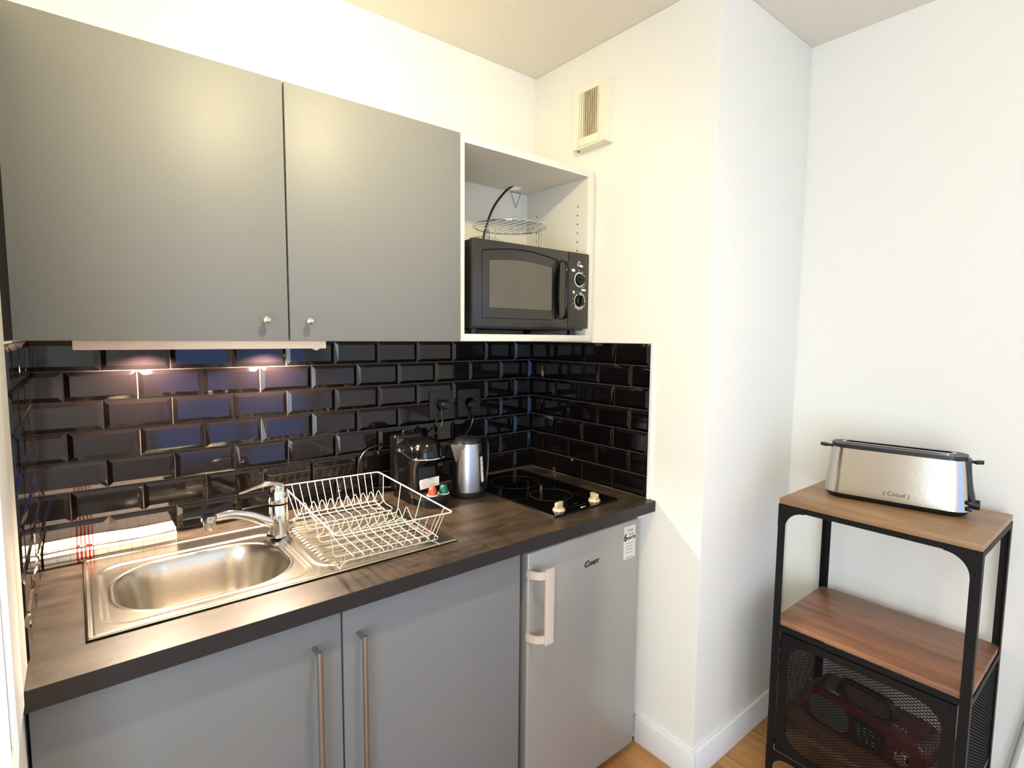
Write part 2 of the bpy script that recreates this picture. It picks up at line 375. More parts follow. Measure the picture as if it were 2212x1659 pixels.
# ================================================================ WORKTOP, SINK
SX0, SX1, SY0, SY1 = -1.527, -0.736, -0.543, -0.105
t = thing('worktop', 'long dark brown laminate worktop running along the black tiled wall', 'worktop', (-0.8, -0.325, ZC-CT))
b = MB()
cx0, cx1, cy0, cy1 = SX0+0.012, SX1-0.012, SY0+0.012, SY1-0.012
for q in ((W+0.001, cx0, D, -0.0005), (cx1, -0.001, D, -0.0005), (cx0, cx1, D, cy0), (cx0, cx1, cy1, -0.0005)): b.box(*q, ZC-CT, ZC-0.0004)
bmesh.ops.remove_doubles(b.bm, verts=b.bm.verts[:], dist=0.0002)
b.build('countertop', M_WORK, t, smooth=0)
b = MB(); b.box(W+0.001, -0.001, D-0.0012, D, ZC-CT, ZC-0.0006); b.build('front_edge', mat('shaded_front_edge', (30, 27, 27), 0.5, bump=0.06, bscale=400), t, smooth=0)  # front edge colour darkened for the weaker light on this face
b = MB(); b.box(-0.052, -0.001, -0.610, -0.575, ZC-CT-0.030, ZC-CT-0.0005, bev=0.003); b.build('support_batten', M_TRIM, t, label='small white batten under the end of the worktop')

t = thing('sink', 'stainless steel inset sink with oblong bowl and ribbed drainer', 'sink', (-1.13, -0.324, ZC))
XS = -1.100
def sd_rr(x, y, cx, cy, hw, hh, r):
    qx, qy = abs(x-cx)-hw+r, abs(y-cy)-hh+r
    return math.hypot(max(qx, 0), max(qy, 0))+min(max(qx, qy), 0)-r
def sst(t): t = max(0, min(1, t)); return t*t*(3-2*t)
def sink_z(x, y):
    z = ZC+0.0035
    e = min(x-SX0, SX1-x, y-SY0, SY1-y)
    if e < 0.010: z += -0.0032+0.0062*math.sin(math.pi*min(1, (e+0.002)/0.012))  # rolled outer bead
    d = sd_rr(x, y, -1.303, -0.343, 0.200, 0.172, 0.055)               # shallow dish around the bowl
    z -= 0.004*sst(-d/0.012)
    d2 = sd_rr(x, y, -1.303, -0.343, 0.178, 0.146, 0.118)              # the bowl itself
    if d2 < 0.006: z += 0.0016*sst((0.006-abs(d2))/0.006)
    if d2 < 0: z -= 0.118*sst(-d2/0.036)+0.018*sst(-d2/0.14)
    d3 = sd_rr(x, y, -0.927, -0.320, 0.158, 0.178, 0.05)               # recessed drainer
    if d3 < 0.012: z += 0.002*sst((0.012-abs(d3))/0.012)
    if d3 < 0:
        z -= 0.005*sst(-d3/0.012)
        k = sst((-d3-0.012)/0.02); z += 0.0042*k*max(0, math.cos(2*math.pi*y/0.0215))**1.5
    return z
def sheet(x0, x1, nx, ny):
    b = MB(); b.grid(lambda u, v: (x0+(x1-x0)*u, SY0+(SY1-SY0)*v, sink_z(x0+(x1-x0)*u, SY0+(SY1-SY0)*v)), nx, ny); return b
sheet(SX0, XS, 150, 152).build('basin', M_STEEL, t, smooth=180)
sheet(XS, SX1, 104, 190).build('drainboard', M_STEEL, t, smooth=180)

# mixer tap
TX, TY = -1.105, -0.214
tp = thing('tap', 'chrome single lever mixer tap standing behind the sink bowl', 'tap', (TX, TY, ZC+0.005))
b = MB(); b.lathe([(0.031, 0), (0.031, 0.004), (0.0275, 0.008), (0.0265, 0.03), (0.0255, 0.082), (0.0245, 0.087)], (TX, TY, ZC+0.005), 32); b.build('body', M_CHROME, tp)
b = MB(); b.lathe([(0.0225, 0), (0.026, 0.003), (0.0265, 0.012), (0.025, 0.034), (0.021, 0.046), (0.012, 0.0525), (0, 0.054)], (TX, TY, ZC+0.094), 32)
b.build('cartridge_cap', M_CHROME, tp)
b = MB()
pts = bez([(TX+0.012, TY, 1.044), (TX-0.015, TY, 1.053), (TX-0.045, TY-0.003, 1.052), (TX-0.075, TY-0.006, 1.046), (TX-0.098, TY-0.008, 1.040)], 16)
rings = []
for i, p in enumerate(pts):
    k = i/(len(pts)-1); wy = 0.019*(1-k)**0.7+0.0045; wz = 0.0085*(1-k)+0.0022
    rings.append([(p.x, p.y+wy*math.cos(a), p.z+wz*math.sin(a)) for a in [2*math.pi*q/14 for q in range(14)]])
b.loft(rings); b.build('lever', M_CHROME, tp)
b = MB()
sp = bez([(TX-0.010, TY-0.002, 0.943), (TX-0.035, TY-0.007, 0.955), (TX-0.075, TY-0.013, 0.978), (TX-0.115, TY-0.019, 0.992), (TX-0.15, TY-0.024, 0.994), (TX-0.166, TY-0.0265, 0.992)], 30)
b.tube(sp, [0.0155-0.006*i/(len(sp)-1) for i in range(len(sp))], 16); b.build('spout', M_CHROME, tp)
b = MB(); b.lathe([(0.0125, 0), (0.014, 0.002), (0.014, 0.022), (0.0185, 0.024), (0.0185, 0.033), (0.016, 0.036), (0, 0.0365)], (TX-0.171, TY-0.027, 0.966), 28); b.build('aerator', M_CHROME, tp)

# dish rack: rim slightly turned, as in the photo
dr = thing('dish_rack', 'white wire dish rack standing on the ribbed drainer', 'dish rack', (-0.915, -0.33, ZC+0.0055), R(-3.2))
cx, cy = 0.0, 0.0
RX, RY, RZ = 0.150, 0.251, 0.096            # rim half sizes, rim height (local)
BX, BY, BZ = 0.128, 0.205, 0.014
Wr = lambda b_, P, r, cl=False: b_.tube(P, r, 6, closed=cl)
rc = [(-RX, -RY, RZ), (RX, -RY, RZ), (RX, RY, RZ), (-RX, RY, RZ)]
b = MB(); Wr(b, fillet(rc, 0.012, 4, True), 0.0021, True); b.build('rim', M_WHITEWIRE, dr, local=True)
b = MB()
for k in range(12):
    x = -BX*0.92+2*BX*0.92*k/11
    for s in (-1, 1):
        Wr(b, [(x*1.06, s*RY, RZ), (x, s*BY, BZ)], 0.00105)
for k, y in enumerate((-0.82, -0.28, 0.28, 0.82)):
    Wr(b, fillet([(-RX, y*RY, RZ+0.001), (-BX-0.004, y*BY, BZ), (BX+0.004, y*BY, BZ), (RX, y*RY, RZ+0.001)], 0.012, 4), 0.00125)
for y in (-0.205, -0.10, -0.015, 0.09, 0.205):
    Wr(b, [(-BX, y, BZ), (BX, y, BZ)], 0.00125)
b.build('wire_basket', M_WHITEWIRE, dr, local=True)
def arches(y0, yp, y1, hp):
    b = MB()
    for k in range(10):
        x = -BX*0.88+2*BX*0.88*k/9
        Wr(b, bez([(x-0.016, y1, BZ+0.003), (x-0.0085, yp+0.008, hp*0.55), (x-0.0035, yp, hp-0.004), (x, yp-0.001, hp), (x+0.0035, yp-0.002, hp-0.004), (x+0.010, yp-0.030, hp*0.45), (x+0.016, y0+0.008, BZ+0.008), (x+0.017, y0, BZ+0.003)], 21), 0.00125)
    return b
arches(0.09, 0.158, 0.19, 0.060).build('plate_holder', M_WHITEWIRE, dr, local=True)
arches(-0.205, -0.050, -0.015, 0.062).build('plate_holder', M_WHITEWIRE, dr, local=True)
for sx in (-1, 1):
    for sy in (-1, 1):
        b = MB(); Wr(b, fillet([(sx*BX*0.86, sy*BY, BZ), (sx*(BX-0.002), sy*BY, 0.006), (sx*(BX+0.004), sy*(BY+0.010), 0.00125), (sx*(BX+0.004), sy*(BY-0.012), 0.00125)], 0.004, 3), 0.00125); b.build('foot', M_WHITEWIRE, dr, local=True)

# ================================================================ WALL CABINET (two doors)
YD = -0.35; ZD0, ZD1 = 1.4388, 2.0558
t = thing('wall_cabinet', 'large grey two door wall cabinet hanging above the sink', 'wall cabinet', (-1.1, -0.17, ZD0))
b = MB(); b.box(W+0.006, -0.603, YD+0.020, -0.001, ZD0+0.001, ZD1-0.001); b.build('body', M_CABIN, t)
for x0, x1, kx in ((-1.6085, -1.1048, -1.1605), (-1.1010, -0.5975, -1.0588)):
    b = MB(); b.box(x0, x1, YD, YD+0.018, ZD0, ZD1, bev=0.0012); dd = b.build('door', M_CAB, t)
    b = MB(); b.lathe([(0.0045, 0), (0.0045, -0.014), (0.0075, -0.016), (0.0092, -0.020), (0.0085, -0.026), (0.004, -0.029), (0, -0.0295)], (kx, YD, 1.4882), 20, axis='y'); b.build('knob', M_CHROME, dd)

# open niche cabinet
t = thing('open_cabinet', 'white open wall cabinet holding the black microwave', 'open cabinet', (-0.31, -0.17, 1.440))
NX0, NX1, NZ0, NZ1 = -0.5955, -0.010, 1.4395, 2.0545
b = MB(); b.box(NX0, NX0+0.013, YD, -0.001, NZ0, NZ1, bev=0.0008); b.build('side_panel', M_CABIN, t)
b = MB(); b.box(-0.045, NX1, YD, -0.001, NZ0, NZ1, bev=0.0008)
b.build('side_panel', M_CABIN, t)
for zz in range(8):
    for y in (-0.30, -0.07):
        b = MB(); b.lathe([(0.0028, -0.0456), (0.0028, -0.0448)], (0, y, 1.955-0.032*zz-0.02), 10, axis='x')
        b.build('pin_hole', M_DARK, t)
b = MB(); b.box(NX0+0.0132, -0.0452, YD, -0.012, NZ0, NZ0+0.022, bev=0.0008); b.build('bottom_panel', M_CABIN, t)
b = MB(); hx, hy, hr = -0.152, -0.058, 0.030
n4 = rr((NX0+0.0132-0.0452)/2, (YD-0.012)/2, -0.0452-NX0-0.0132, -0.012-YD, 0.0005, 7)

ho = [(hx+hr*math.cos(math.atan2(p[1]-hy, p[0]-hx)), hy+hr*math.sin(math.atan2(p[1]-hy, p[0]-hx))) for p in n4]
# even hole loop: radial match for the corners plus points along the edges
def dense(P, m):
    out = []
    for a, c in zip(P, P[1:]+P[:1]):
        d = math.hypot(c[0]-a[0], c[1]-a[1]); k = max(1, int(d/m))
        for i in range(k): out.append((a[0]+(c[0]-a[0])*i/k, a[1]+(c[1]-a[1])*i/k))
    return out
q4 = dense([(-0.0452, -0.012), (NX0+0.0132, -0.012), (NX0+0.0132, YD), (-0.0452, YD)], 0.012)
ho = [(hx+hr*math.cos(math.atan2(p[1]-hy, p[0]-hx)), hy+hr*math.sin(math.atan2(p[1]-hy, p[0]-hx))) for p in q4]
b.frame(q4, ho, 'z', 2.032, 2.0535); b.build('top_panel', M_CABIN, t, smooth=0)
b = MB(); b.box(NX0+0.0132, -0.0452, -0.0115, -0.003, NZ0, 2.0315); b.build('back_panel', M_CABIN, t)
b = MB(); b.prism([(-0.135, 2.0315), (-0.085, 2.0315), (-0.110, 1.972)], 'y', -0.0145, -0.0118)
b.build('hanging_bracket', M_CABIN, t)
b = MB()
for p, q in (((-0.135, 2.0305), (-0.085, 2.0305)), ((-0.135, 2.0305), (-0.110, 1.972)), ((-0.085, 2.0305), (-0.110, 1.972))): b.bar((p[0], -0.0155, p[1]), (q[0], -0.0155, q[1]), 0.0011, 6)
b.build('bracket_edge', M_GREYPRINT, t)

# ================================================================ MICROWAVE
mw = thing('microwave', 'black microwave oven with two dials inside the open wall cabinet', 'microwave', (-0.31, -0.2, 1.4615))
MX0, MX1, MY, MZ0, MZ1 = -0.566, -0.0525, -0.370, 1.485, 1.7535
b = MB(); b.box(MX0+0.004, MX1-0.004, MY+0.022, -0.040, MZ0-0.006, MZ1-0.002, bev=0.003); b.build('casing', M_BLACK, mw)
b = MB(); b.box(MX0, -0.1585, MY, MY+0.021, MZ0, MZ1, bev=0.0035); door = b.build('door', M_MICRO, mw)
b = MB(); b.box(-0.1575, MX1, MY, MY+0.021, MZ0, MZ1, bev=0.0035); pan = b.build('control_panel', M_MICRO, mw)
def arcframe(x0, x1, z0, zl, zr, rise, n=14):
    P = [(x0, z0), (x1, z0)]
    for i in range(n+1):
        k = i/n; P.append((x1+(x0-x1)*k, zr+(zl-zr)*k+rise*math.sin(math.pi*k)))
    return P
b = MB(); b.prism(arcframe(-0.5035, -0.2380, 1.5450, 1.6900, 1.6900, 0.0095), 'y', MY-0.0012, MY+0.002); b.build('window', M_GLASSDK, door)
b = MB()
top = [(-0.5310+(0.315)*i/20, MY-0.0006, 1.7185+0.0165*math.sin(math.pi*(i/20))) for i in range(21)]
b.tube(top+[(-0.2085, MY-0.0006, 1.7120)], 0.0016, 6); b.tube([(-0.5315, MY-0.0004, 1.717), (-0.5315, MY-0.0004, 1.5125), (-0.235, MY-0.0004, 1.5125)], 0.0009, 6)
b.build('door_groove', M_DARK, door)
b = MB()
hp = bez([(-0.190, MY+0.002, 1.7185), (-0.186, MY-0.016, 1.714), (-0.189, MY-0.028, 1.69), (-0.193, MY-0.032, 1.655), (-0.194, MY-0.033, 1.615), (-0.193, MY-0.032, 1.575), (-0.189, MY-0.028, 1.545), (-0.186, MY-0.016, 1.522), (-0.190, MY+0.002, 1.516)], 40)
rings = []
for p in hp: rings.append([(p.x+0.010*math.cos(a), p.y+0.0055*math.sin(a), p.z) for a in [2*math.pi*q/12 for q in range(12)]])
b.loft(rings); b.prism([(-0.2155+0.024*math.sin(math.pi*(1-i/16))*-0.55, 1.716-0.2*i/16) for i in range(17)]+[(-0.205, 1.516), (-0.205, 1.716)], 'y', MY-0.006, MY+0.001)
b.build('handle', M_BLACKGLOSS, door)
for kz, nm in ((1.6590, 'power'), (1.5840, 'timer')):
    kx = -0.1030
    b = MB(); b.lathe([(0.0205, 0), (0.0205, -0.006), (0.018, -0.010), (0.0165, -0.011), (0, -0.0115)], (kx, MY-0.0008, kz), 32, axis='y')
    if nm == 'power': b.box(kx-0.0155, kx+0.0155, MY-0.020, MY-0.010, kz-0.0035, kz+0.0035, bev=0.002)
    else: b.prism([(kx-0.006, kz+0.018), (kx-0.001, kz+0.019), (kx+0.010, kz-0.009), (kx+0.005, kz-0.018), (kx-0.007, kz-0.012)], 'y', MY-0.019, MY-0.010)
    b.build('dial', M_BLACKGLOSS, pan)
b = MB()
ring = lambda r0, r1, kz, a0, a1, n=40: [b.f([b.v((-0.1030+r*math.cos(a), MY-0.0011, kz+r*math.sin(a))) for r, a in ((r0, A), (r1, A), (r1, B_), (r0, B_))]) for A, B_ in [(a0+(a1-a0)*i/n, a0+(a1-a0)*(i+1)/n) for i in range(n)]]
ring(0.0222, 0.0262, 1.6590, 0, 2*math.pi); ring(0.0222, 0.0250, 1.5840, R(-250), R(88)); ring(0.0275, 0.0300, 1.5840, R(-140), R(88))
for a in (95, 60, 28, 3, -18, -34, -50, -62):
    for r0, r1 in ((0.0295, 0.0355),): b.box(-0.1030+0.032*math.cos(R(a))-0.004, -0.1030+0.032*math.cos(R(a))+0.004, MY-0.0012, MY-0.0002, 1.659+0.032*math.sin(R(a))-0.0006, 1.659+0.032*math.sin(R(a))+0.0006)
for a in range(-140, 200, 32):
    x = -0.1030+0.0325*math.cos(R(a)-math.pi); z = 1.5840+0.0325*math.sin(R(a)-math.pi); b.box(x-0.001, x+0.001, MY-0.0012, MY-0.0002, z-0.001, z+0.001)
for x, z, ww, hh in ((-0.1340, 1.6900, 0.016, 0.009), (-0.0800, 1.6235, 0.022, 0.0065), (-0.1310, 1.6140, 0.009, 0.009)):
    b.prism(rr(x, z, ww, hh, 0.003, 4), 'y', MY-0.0012, MY-0.0002)
# emblem: a loop with a stem and a block
for A in range(22):
    a0, a1 = R(-120+A*15), R(-120+(A+1)*15)
    b.f([b.v((-0.1060+r*0.8*math.cos(a), MY-0.0011, 1.7150+r*math.sin(a))) for r, a in ((0.0062, a0), (0.0085, a0), (0.0085, a1), (0.0062, a1))])
b.box(-0.1130, -0.1100, MY-0.0012, MY-0.0002, 1.7060, 1.7160); b.box(-0.1020, -0.0870, MY-0.0012, MY-0.0002, 1.7040, 1.7105)
b.build('white_markings', M_WHITE, pan, fixn=True)
for x in (-0.53, -0.09):
    for y in (-0.32, -0.07):
        b = MB(); b.lathe([(0.016, 0), (0.014, 0.0175)], (x, y, 1.4618), 20); b.build('foot', M_BLACK, mw)
b = MB(); b.tube(bez([(-0.30, -0.050, 1.7530), (-0.305, -0.058, 1.80), (-0.29, -0.062, 1.87), (-0.255, -0.062, 1.945), (-0.205, -0.060, 2.005), (-0.165, -0.058, 2.036), (-0.10, -0.055, 2.066), (0.0-0.06, -0.06, 2.060)], 40), 0.0042, 10); b.build('power_cord', M_RUBBER, mw)
# paper under it
b = MB(); b.grid(lambda u, v: (-0.30+0.14*u, -0.335+0.18*v, 1.4620+0.007*math.sin(math.pi*u)**2*(1-v)), 12, 6)
tag(b.build('paper_sheet', M_PAPER, smooth=60), 'loose white paper sheet lying under the microwave', 'paper')

# wire grill rack on the microwave
gr = thing('grill_rack', 'round chrome wire grill rack standing on the microwave', 'rack', (-0.262, -0.180, 1.7540))
gz = 1.8520; gx, gy, grr = -0.2640, -0.170, 0.134
b = MB(); b.tube([(gx+grr*math.cos(2*math.pi*i/48), gy+grr*math.sin(2*math.pi*i/48), gz) for i in range(48)], 0.0020, 8, closed=True); b.build('ring', M_CHROME, gr)
b = MB()
for k in range(-4, 5):
    o = k*0.027; h = math.sqrt(grr*grr-o*o); ca, sa = math.cos(R(2)), math.sin(R(2))
    b.bar((gx+o*ca-h*sa*-1, gy+o*sa*-1+h*ca, gz), (gx+o*ca+h*sa*-1, gy+o*sa*-1-h*ca, gz), 0.0016, 6)
b.build('bars', M_CHROME, gr)
for a in (-12, 95, 205, 290):
    b = MB(); x, y = gx+(grr-0.004)*math.cos(R(a)), gy+(grr-0.004)*math.sin(R(a)); ux, uy = -math.sin(R(a))*0.010, math.cos(R(a))*0.010
    if y > -0.05: y = -0.05
    if y < -0.325: y = -0.325
    b.tube(fillet([(x+ux, y+uy, 1.7560), (x+ux, y+uy, gz+0.002), (x-ux, y-uy, gz+0.002), (x-ux, y-uy, 1.7560)], 0.006, 4), 0.0018, 6); b.build('leg', M_CHROME, gr)

# ================================================================ VENT
vt = thing('vent_grille', 'ivory extractor vent grille with dusty slats high on the wall', 'vent', (0, -0.345, 2.14))
VY0, VY1, VZ0, VZ1, VD = -0.4215, -0.2640, 2.1440, 2.3600, 0.040
b = MB(); b.frame([(VY1, VZ1), (VY0, VZ1), (VY0, VZ0), (VY1, VZ0)], [(-0.293, 2.338), (-0.388, 2.338), (-0.388, 2.180), (-0.293, 2.180)], 'x', -VD, -0.0005)
b.build('housing', M_VENT, vt, smooth=0)
b = MB(); b.box(-0.012, -0.0008, -0.388, -0.293, 2.180, 2.338); b.build('filter', M_VENTDIRT, vt, label='dusty brown filter')
for k in range(9):
    y = -0.298-0.0105*k
    b = MB(); b.box(-VD+0.001, -0.018, y-0.0022, y+0.0022, 2.1802, 2.3378); b.build('slat', M_VENT if k in (0, 1, 8) else M_VENTDIRT, vt)
b = MB(); b.box(-VD-0.0035, -VD, -0.392, -0.289, 2.150, 2.176, bev=0.001); b.box(-VD-0.003, -VD, VY0+0.002, VY0+0.026, VZ0+0.002, VZ1-0.002); b.box(-VD-0.003, -VD, VY1-0.024, VY1-0.002, VZ0+0.002, VZ1-0.002); b.build('face_bars', M_VENT, vt)
b = MB(); b.lathe([(0.005, 0), (0.005, -0.006), (0, -0.007)], (-0.026, -0.280, VZ0), 12); b.build('pull_knob', M_GREYPRINT, vt)

# ================================================================ UNDER-CABINET LIGHT
ul = thing('under_cabinet_light', 'cream under cabinet lamp strip glowing above the sink tiles', 'lamp', (-1.255, -0.18, 1.4375))
b = MB(); b.box(-1.5215, -0.9935, -0.300, -0.040, 1.4182, 1.4385, bev=0.002); b.build('housing', M_LIGHTBOX, ul)
for x in (-1.3765, -1.0755):
    b = MB(); b.lathe([(0.030, 0), (0.030, -0.004), (0.024, -0.005), (0.022, -0.001), (0, -0.001)], (x, -0.075, 1.4181), 28); b.build('lamp_ring', M_CHROME, ul)
    b = MB(); b.lathe([(0.020, 0), (0.014, -0.003), (0, -0.004)], (x, -0.075, 1.4168), 20); b.build('bulb', M_HALO, ul)
    ld = bpy.data.lights.new('halogen_light', 'SPOT'); ld.energy = SPOT; ld.color = (1.0, 0.78, 0.58); ld.shadow_soft_size = 0.02; ld.spot_size = R(152); ld.spot_blend = 0.35
    lo = bpy.data.objects.new('halogen_light', ld); COL.objects.link(lo); lo.location = (x, -0.062, 1.408)
b = MB(); b.prism([(-1.026, 1.4180), (-1.010, 1.4180), (-1.018, 1.4135)], 'y', -0.298, -0.280); b.build('switch', M_LIGHTBOX, ul)

# ================================================================ CEILING LAMPS (above and behind the camera)
def ceiling_lamp(x, y, drop, energy, col, label, rad=0.05):
    t = thing('ceiling_lamp', label, 'lamp', (x, y, H-0.001))
    b = MB(); b.lathe([(0.060, 0), (0.060, -0.018), (0.05, -0.024), (0, -0.024)], (x, y, H-0.001), 28); b.build('ceiling_rose', M_TRIM, t)
    b = MB(); b.bar((x, y, H-0.025), (x, y, H-drop+rad*0.9), 0.006, 8); b.build('stem', M_TRIM, t)
    m = mat('lamp_globe_%d' % int(energy), (255, 240, 210), 0.4, emit=(col, energy/(4*math.pi**2*rad*rad)))
    b = MB(); b.lathe([(0, -rad)]+[(rad*math.sin(R(a)), -rad*math.cos(R(a))) for a in range(15, 180, 15)]+[(0, rad)], (x, y, H-drop), 20); b.build('globe', m, t)
    return t
def ceiling_spot(x, y, aim, energy, col, label):
    """small spotlight head on a ceiling rose, turned towards the kitchen wall"""
    t = thing('ceiling_spotlight', label, 'lamp', (x, y, H-0.001))
    b = MB(); b.lathe([(0.055, 0), (0.055, -0.018), (0.045, -0.024), (0, -0.024)], (x, y, H-0.001), 28); b.build('ceiling_rose', M_TRIM, t)
    c = Vector((x, y, H-0.115)); d = (Vector(aim)-c).normalized()
    b = MB(); b.bar((x, y, H-0.025), tuple(c-d*0.035), 0.006, 8); b.build('stem', M_TRIM, t)
    b = MB(); b.lathe([(0.020, -0.060), (0.042, -0.045), (0.046, 0.0), (0.042, 0.0), (0.038, -0.030), (0, -0.034)], (0, 0, 0), 28); b.bm.transform(Matrix.Translation(c) @ d.to_track_quat('Z', 'Y').to_matrix().to_4x4()); b.build('spot_head', M_TRIM, t)
    b = MB(); b.lathe([(0.034, -0.012), (0.03, -0.006), (0, -0.004)], (0, 0, 0), 24); b.bm.transform(Matrix.Translation(c) @ d.to_track_quat('Z', 'Y').to_matrix().to_4x4())
    b.build('bulb', mat('spot_bulb', (255, 240, 210), 0.4, emit=(col, 30.0)), t)
    ld = bpy.data.lights.new('spot_light', 'SPOT'); ld.energy = energy; ld.color = col; ld.shadow_soft_size = 0.035; ld.spot_size = R(165); ld.spot_blend = 1.0
    lo = bpy.data.objects.new('spot_light', ld); COL.objects.link(lo); lo.location = c+d*0.012; lo.rotation_euler = d.to_track_quat('-Z', 'Y').to_euler()
ceiling_spot(-0.98, -1.14, (-1.12, -0.3, 1.60), LAMP_KITCHEN, (1.0, 0.86, 0.48), 'small white ceiling spotlight turned towards the kitchen cabinets')
ceiling_lamp(-2.00, -2.35, 0.16, LAMP_ROOM, (1.0, 0.86, 0.66), 'small round glowing ceiling lamp in the room opposite the kitchen')

# ================================================================ BASE CABINET
t = thing('base_cabinet', 'low grey two door sink cabinet with long steel bar handles', 'base cabinet', (-1.09, -0.31, 0))
YB = -0.620
b = MB(); x0, x1 = W+0.004, -0.574
b.box(x0, x0+0.016, YB+0.020, -0.012, 0.10, ZC-CT-0.001); b.box(x1-0.016, x1, YB+0.020, -0.012, 0.10, ZC-CT-0.001)
b.box(x0+0.016, x1-0.016, YB+0.020, -0.012, 0.10, 0.116); b.box(x0+0.016, x1-0.016, -0.018, -0.012, 0.116, 0.70)
b.build('body', mat('dark_grey_carcass', (74, 72, 70), 0.6), t)
b = MB(); b.box(x0, x1, YB+0.055, YB+0.070, 0.0, 0.0995); b.build('plinth', M_DARK, t)
for x0, x1, hx in ((-1.6035, -1.0910, -1.1510), (-1.0870, -0.5765, -1.0515)):
    b = MB(); b.box(x0, x1, YB, YB+0.018, 0.105, 0.858, bev=0.0012); dd = b.build('door', M_CAB, t)
    b = MB(); b.bar((hx, YB-0.036, 0.795), (hx, YB-0.036, 0.20), 0.0062, 16)
    for z in (0.786, 0.21): b.bar((hx, YB-0.036, z), (hx, YB+0.0005, z), 0.0052, 12)
    b.build('handle', M_STEELZ, dd)

# ================================================================ FRIDGE
fr = thing('fridge', 'silver grey undercounter fridge with vertical handle under the worktop', 'fridge', (-0.305, -0.31, 0))
FX0, FX1, FY = -0.551, -0.053, -0.625
b = MB(); b.box(FX0+0.010, FX1-0.006, FY+0.052, -0.03, 0.022, 0.848, bev=0.004); b.build('cabinet_body', mat('dark_grey_fridge_side', (84, 82, 80), 0.5), fr)
b = MB(); b.box(FX0+0.012, FX1-0.012, FY+0.040, FY+0.053, 0.035, 0.838); b.build('door_gasket', M_DARK, fr)
b = MB(); b.box(FX0, FX1, FY, FY+0.041, 0.030, 0.845, bev=0.007, seg=3); fd = b.build('door', M_FRIDGE, fr)
for x in (FX0+0.05, FX1-0.05):
    for y in (-0.52, -0.09):
        b = MB(); b.lathe([(0.018, 0), (0.016, 0.023)], (x, y, 0.0005), 16); b.build('foot', M_BLACK, fr)
b = MB(); b.prism(rr(-0.504, FY-0.039, 0.033, 0.010, 0.003, 3), 'z', 0.580, 0.800); hd = b.build('handle', M_FRHAND, fd)
for z in (0.784, 0.596):
    b = MB(); c = bez([(FX0+0.001, FY+0.006, z), (FX0+0.006, FY-0.014, z), (FX0+0.018, FY-0.030, z), (-0.5175, FY-0.037, z)], 15); hh = 0.0105
    P = []; Q = []
    for i, p in enumerate(c):
        d = (c[min(i+1, len(c)-1)]-c[max(0, i-1)]).normalized(); n = Vector((-d.y, d.x, 0)); P.append(p+n*0.0035); Q.append(p-n*0.0035)
    b.loft([[(a.x, a.y, z-hh), (q.x, q.y, z-hh), (q.x, q.y, z+hh), (a.x, a.y, z+hh)] for a, q in zip(P, Q)]); b.build('handle_bracket', M_FRHAND, hd)
text('logo', 'C', 0.026, M_INK, fd, (-0.3130, FY-0.0004, 0.7405), (1, 0, 0), (0, 0, 1), shear=0.35, bold=0.0012)
text('logo', 'ANDY', 0.0165, M_INK, fd, (-0.2785, FY-0.0004, 0.7420), (1, 0, 0), (0, 0, 1), shear=0.35, bold=0.0009)
b = MB(); b.prism(rr(-0.1030, 0.7715, 0.060, 0.112, 0.002, 2), 'y', FY-0.0008, FY+0.0004); st = b.build('sticker', M_STK, fd, label='pale printed sticker')
yS = FY-0.0009
text('sticker_print', '6', 0.036, M_INK, st, (-0.1245, yS, 0.7790), (1, 0, 0), (0, 0, 1), bold=0.001)
text('sticker_print', 'GRATIS', 0.0125, M_INK, st, (-0.0945, yS, 0.7815), (1, 0, 0), (0, 0, 1), bold=0.0005)
text('sticker_print', 'MOIS', 0.0105, M_GREYPRINT, st, (-0.0950, yS, 0.7945), (1, 0, 0), (0, 0, 1))
text('sticker_print', 'Candy', 0.0115, M_GREYPRINT, st, (-0.1020, yS, 0.8095), (1, 0, 0), (0, 0, 1), shear=0.3)
b = MB()
for k in range(4):
    z = 0.7680-0.0105*k; b.box(-0.1215, -0.1185, yS, yS+0.0004, z-0.0015, z+0.0015); b.box(-0.1150, -0.083-0.004*(k % 2), yS, yS+0.0004, z-0.001, z+0.001)
b.box(-0.1200, -0.0840, yS, yS+0.0004, 0.7195, 0.7215); b.build('sticker_print', M_GREYPRINT, st)

# ================================================================ HOB
hb = thing('hob', 'black two ring ceramic hob set in the worktop by the corner', 'hob', (-0.248, -0.308, ZC))
HX0, HX1, HY0, HY1 = -0.3960, -0.0985, -0.5690, -0.0480; HZ = ZC+0.0055
b = MB(); b.prism(rr((HX0+HX1)/2, (HY0+HY1)/2, HX1-HX0, HY1-HY0, 0.004, 4), 'z', ZC-0.0002, HZ); b.build('glass_plate', M_HOB, hb)
for x, y, r in ((-0.2500, -0.3950, 0.0725), (-0.2450, -0.1900, 0.0905)):
    b = MB(); b.frame(circ(x, y, r+0.0008, 64), circ(x, y, r-0.0006, 64), 'z', HZ, HZ+0.0003); b.build('cooking_zone', M_HOBLINE, hb, smooth=0)
b = MB(); b.box(-0.305, -0.222, -0.5385, -0.5377, HZ, HZ+0.0003); b.box(-0.262, -0.246, -0.520, -0.517, HZ, HZ+0.0003); b.build('printed_marks', M_HOBLINE, hb, smooth=0)
b = MB(); b.prism([(-0.272, -0.5610), (-0.262, -0.5610), (-0.256, -0.5560), (-0.250, -0.5600), (-0.246, -0.5560), (-0.270, -0.5545)], 'z', HZ, HZ+0.0003); b.build('maker_mark', M_WHITE, hb, smooth=0)
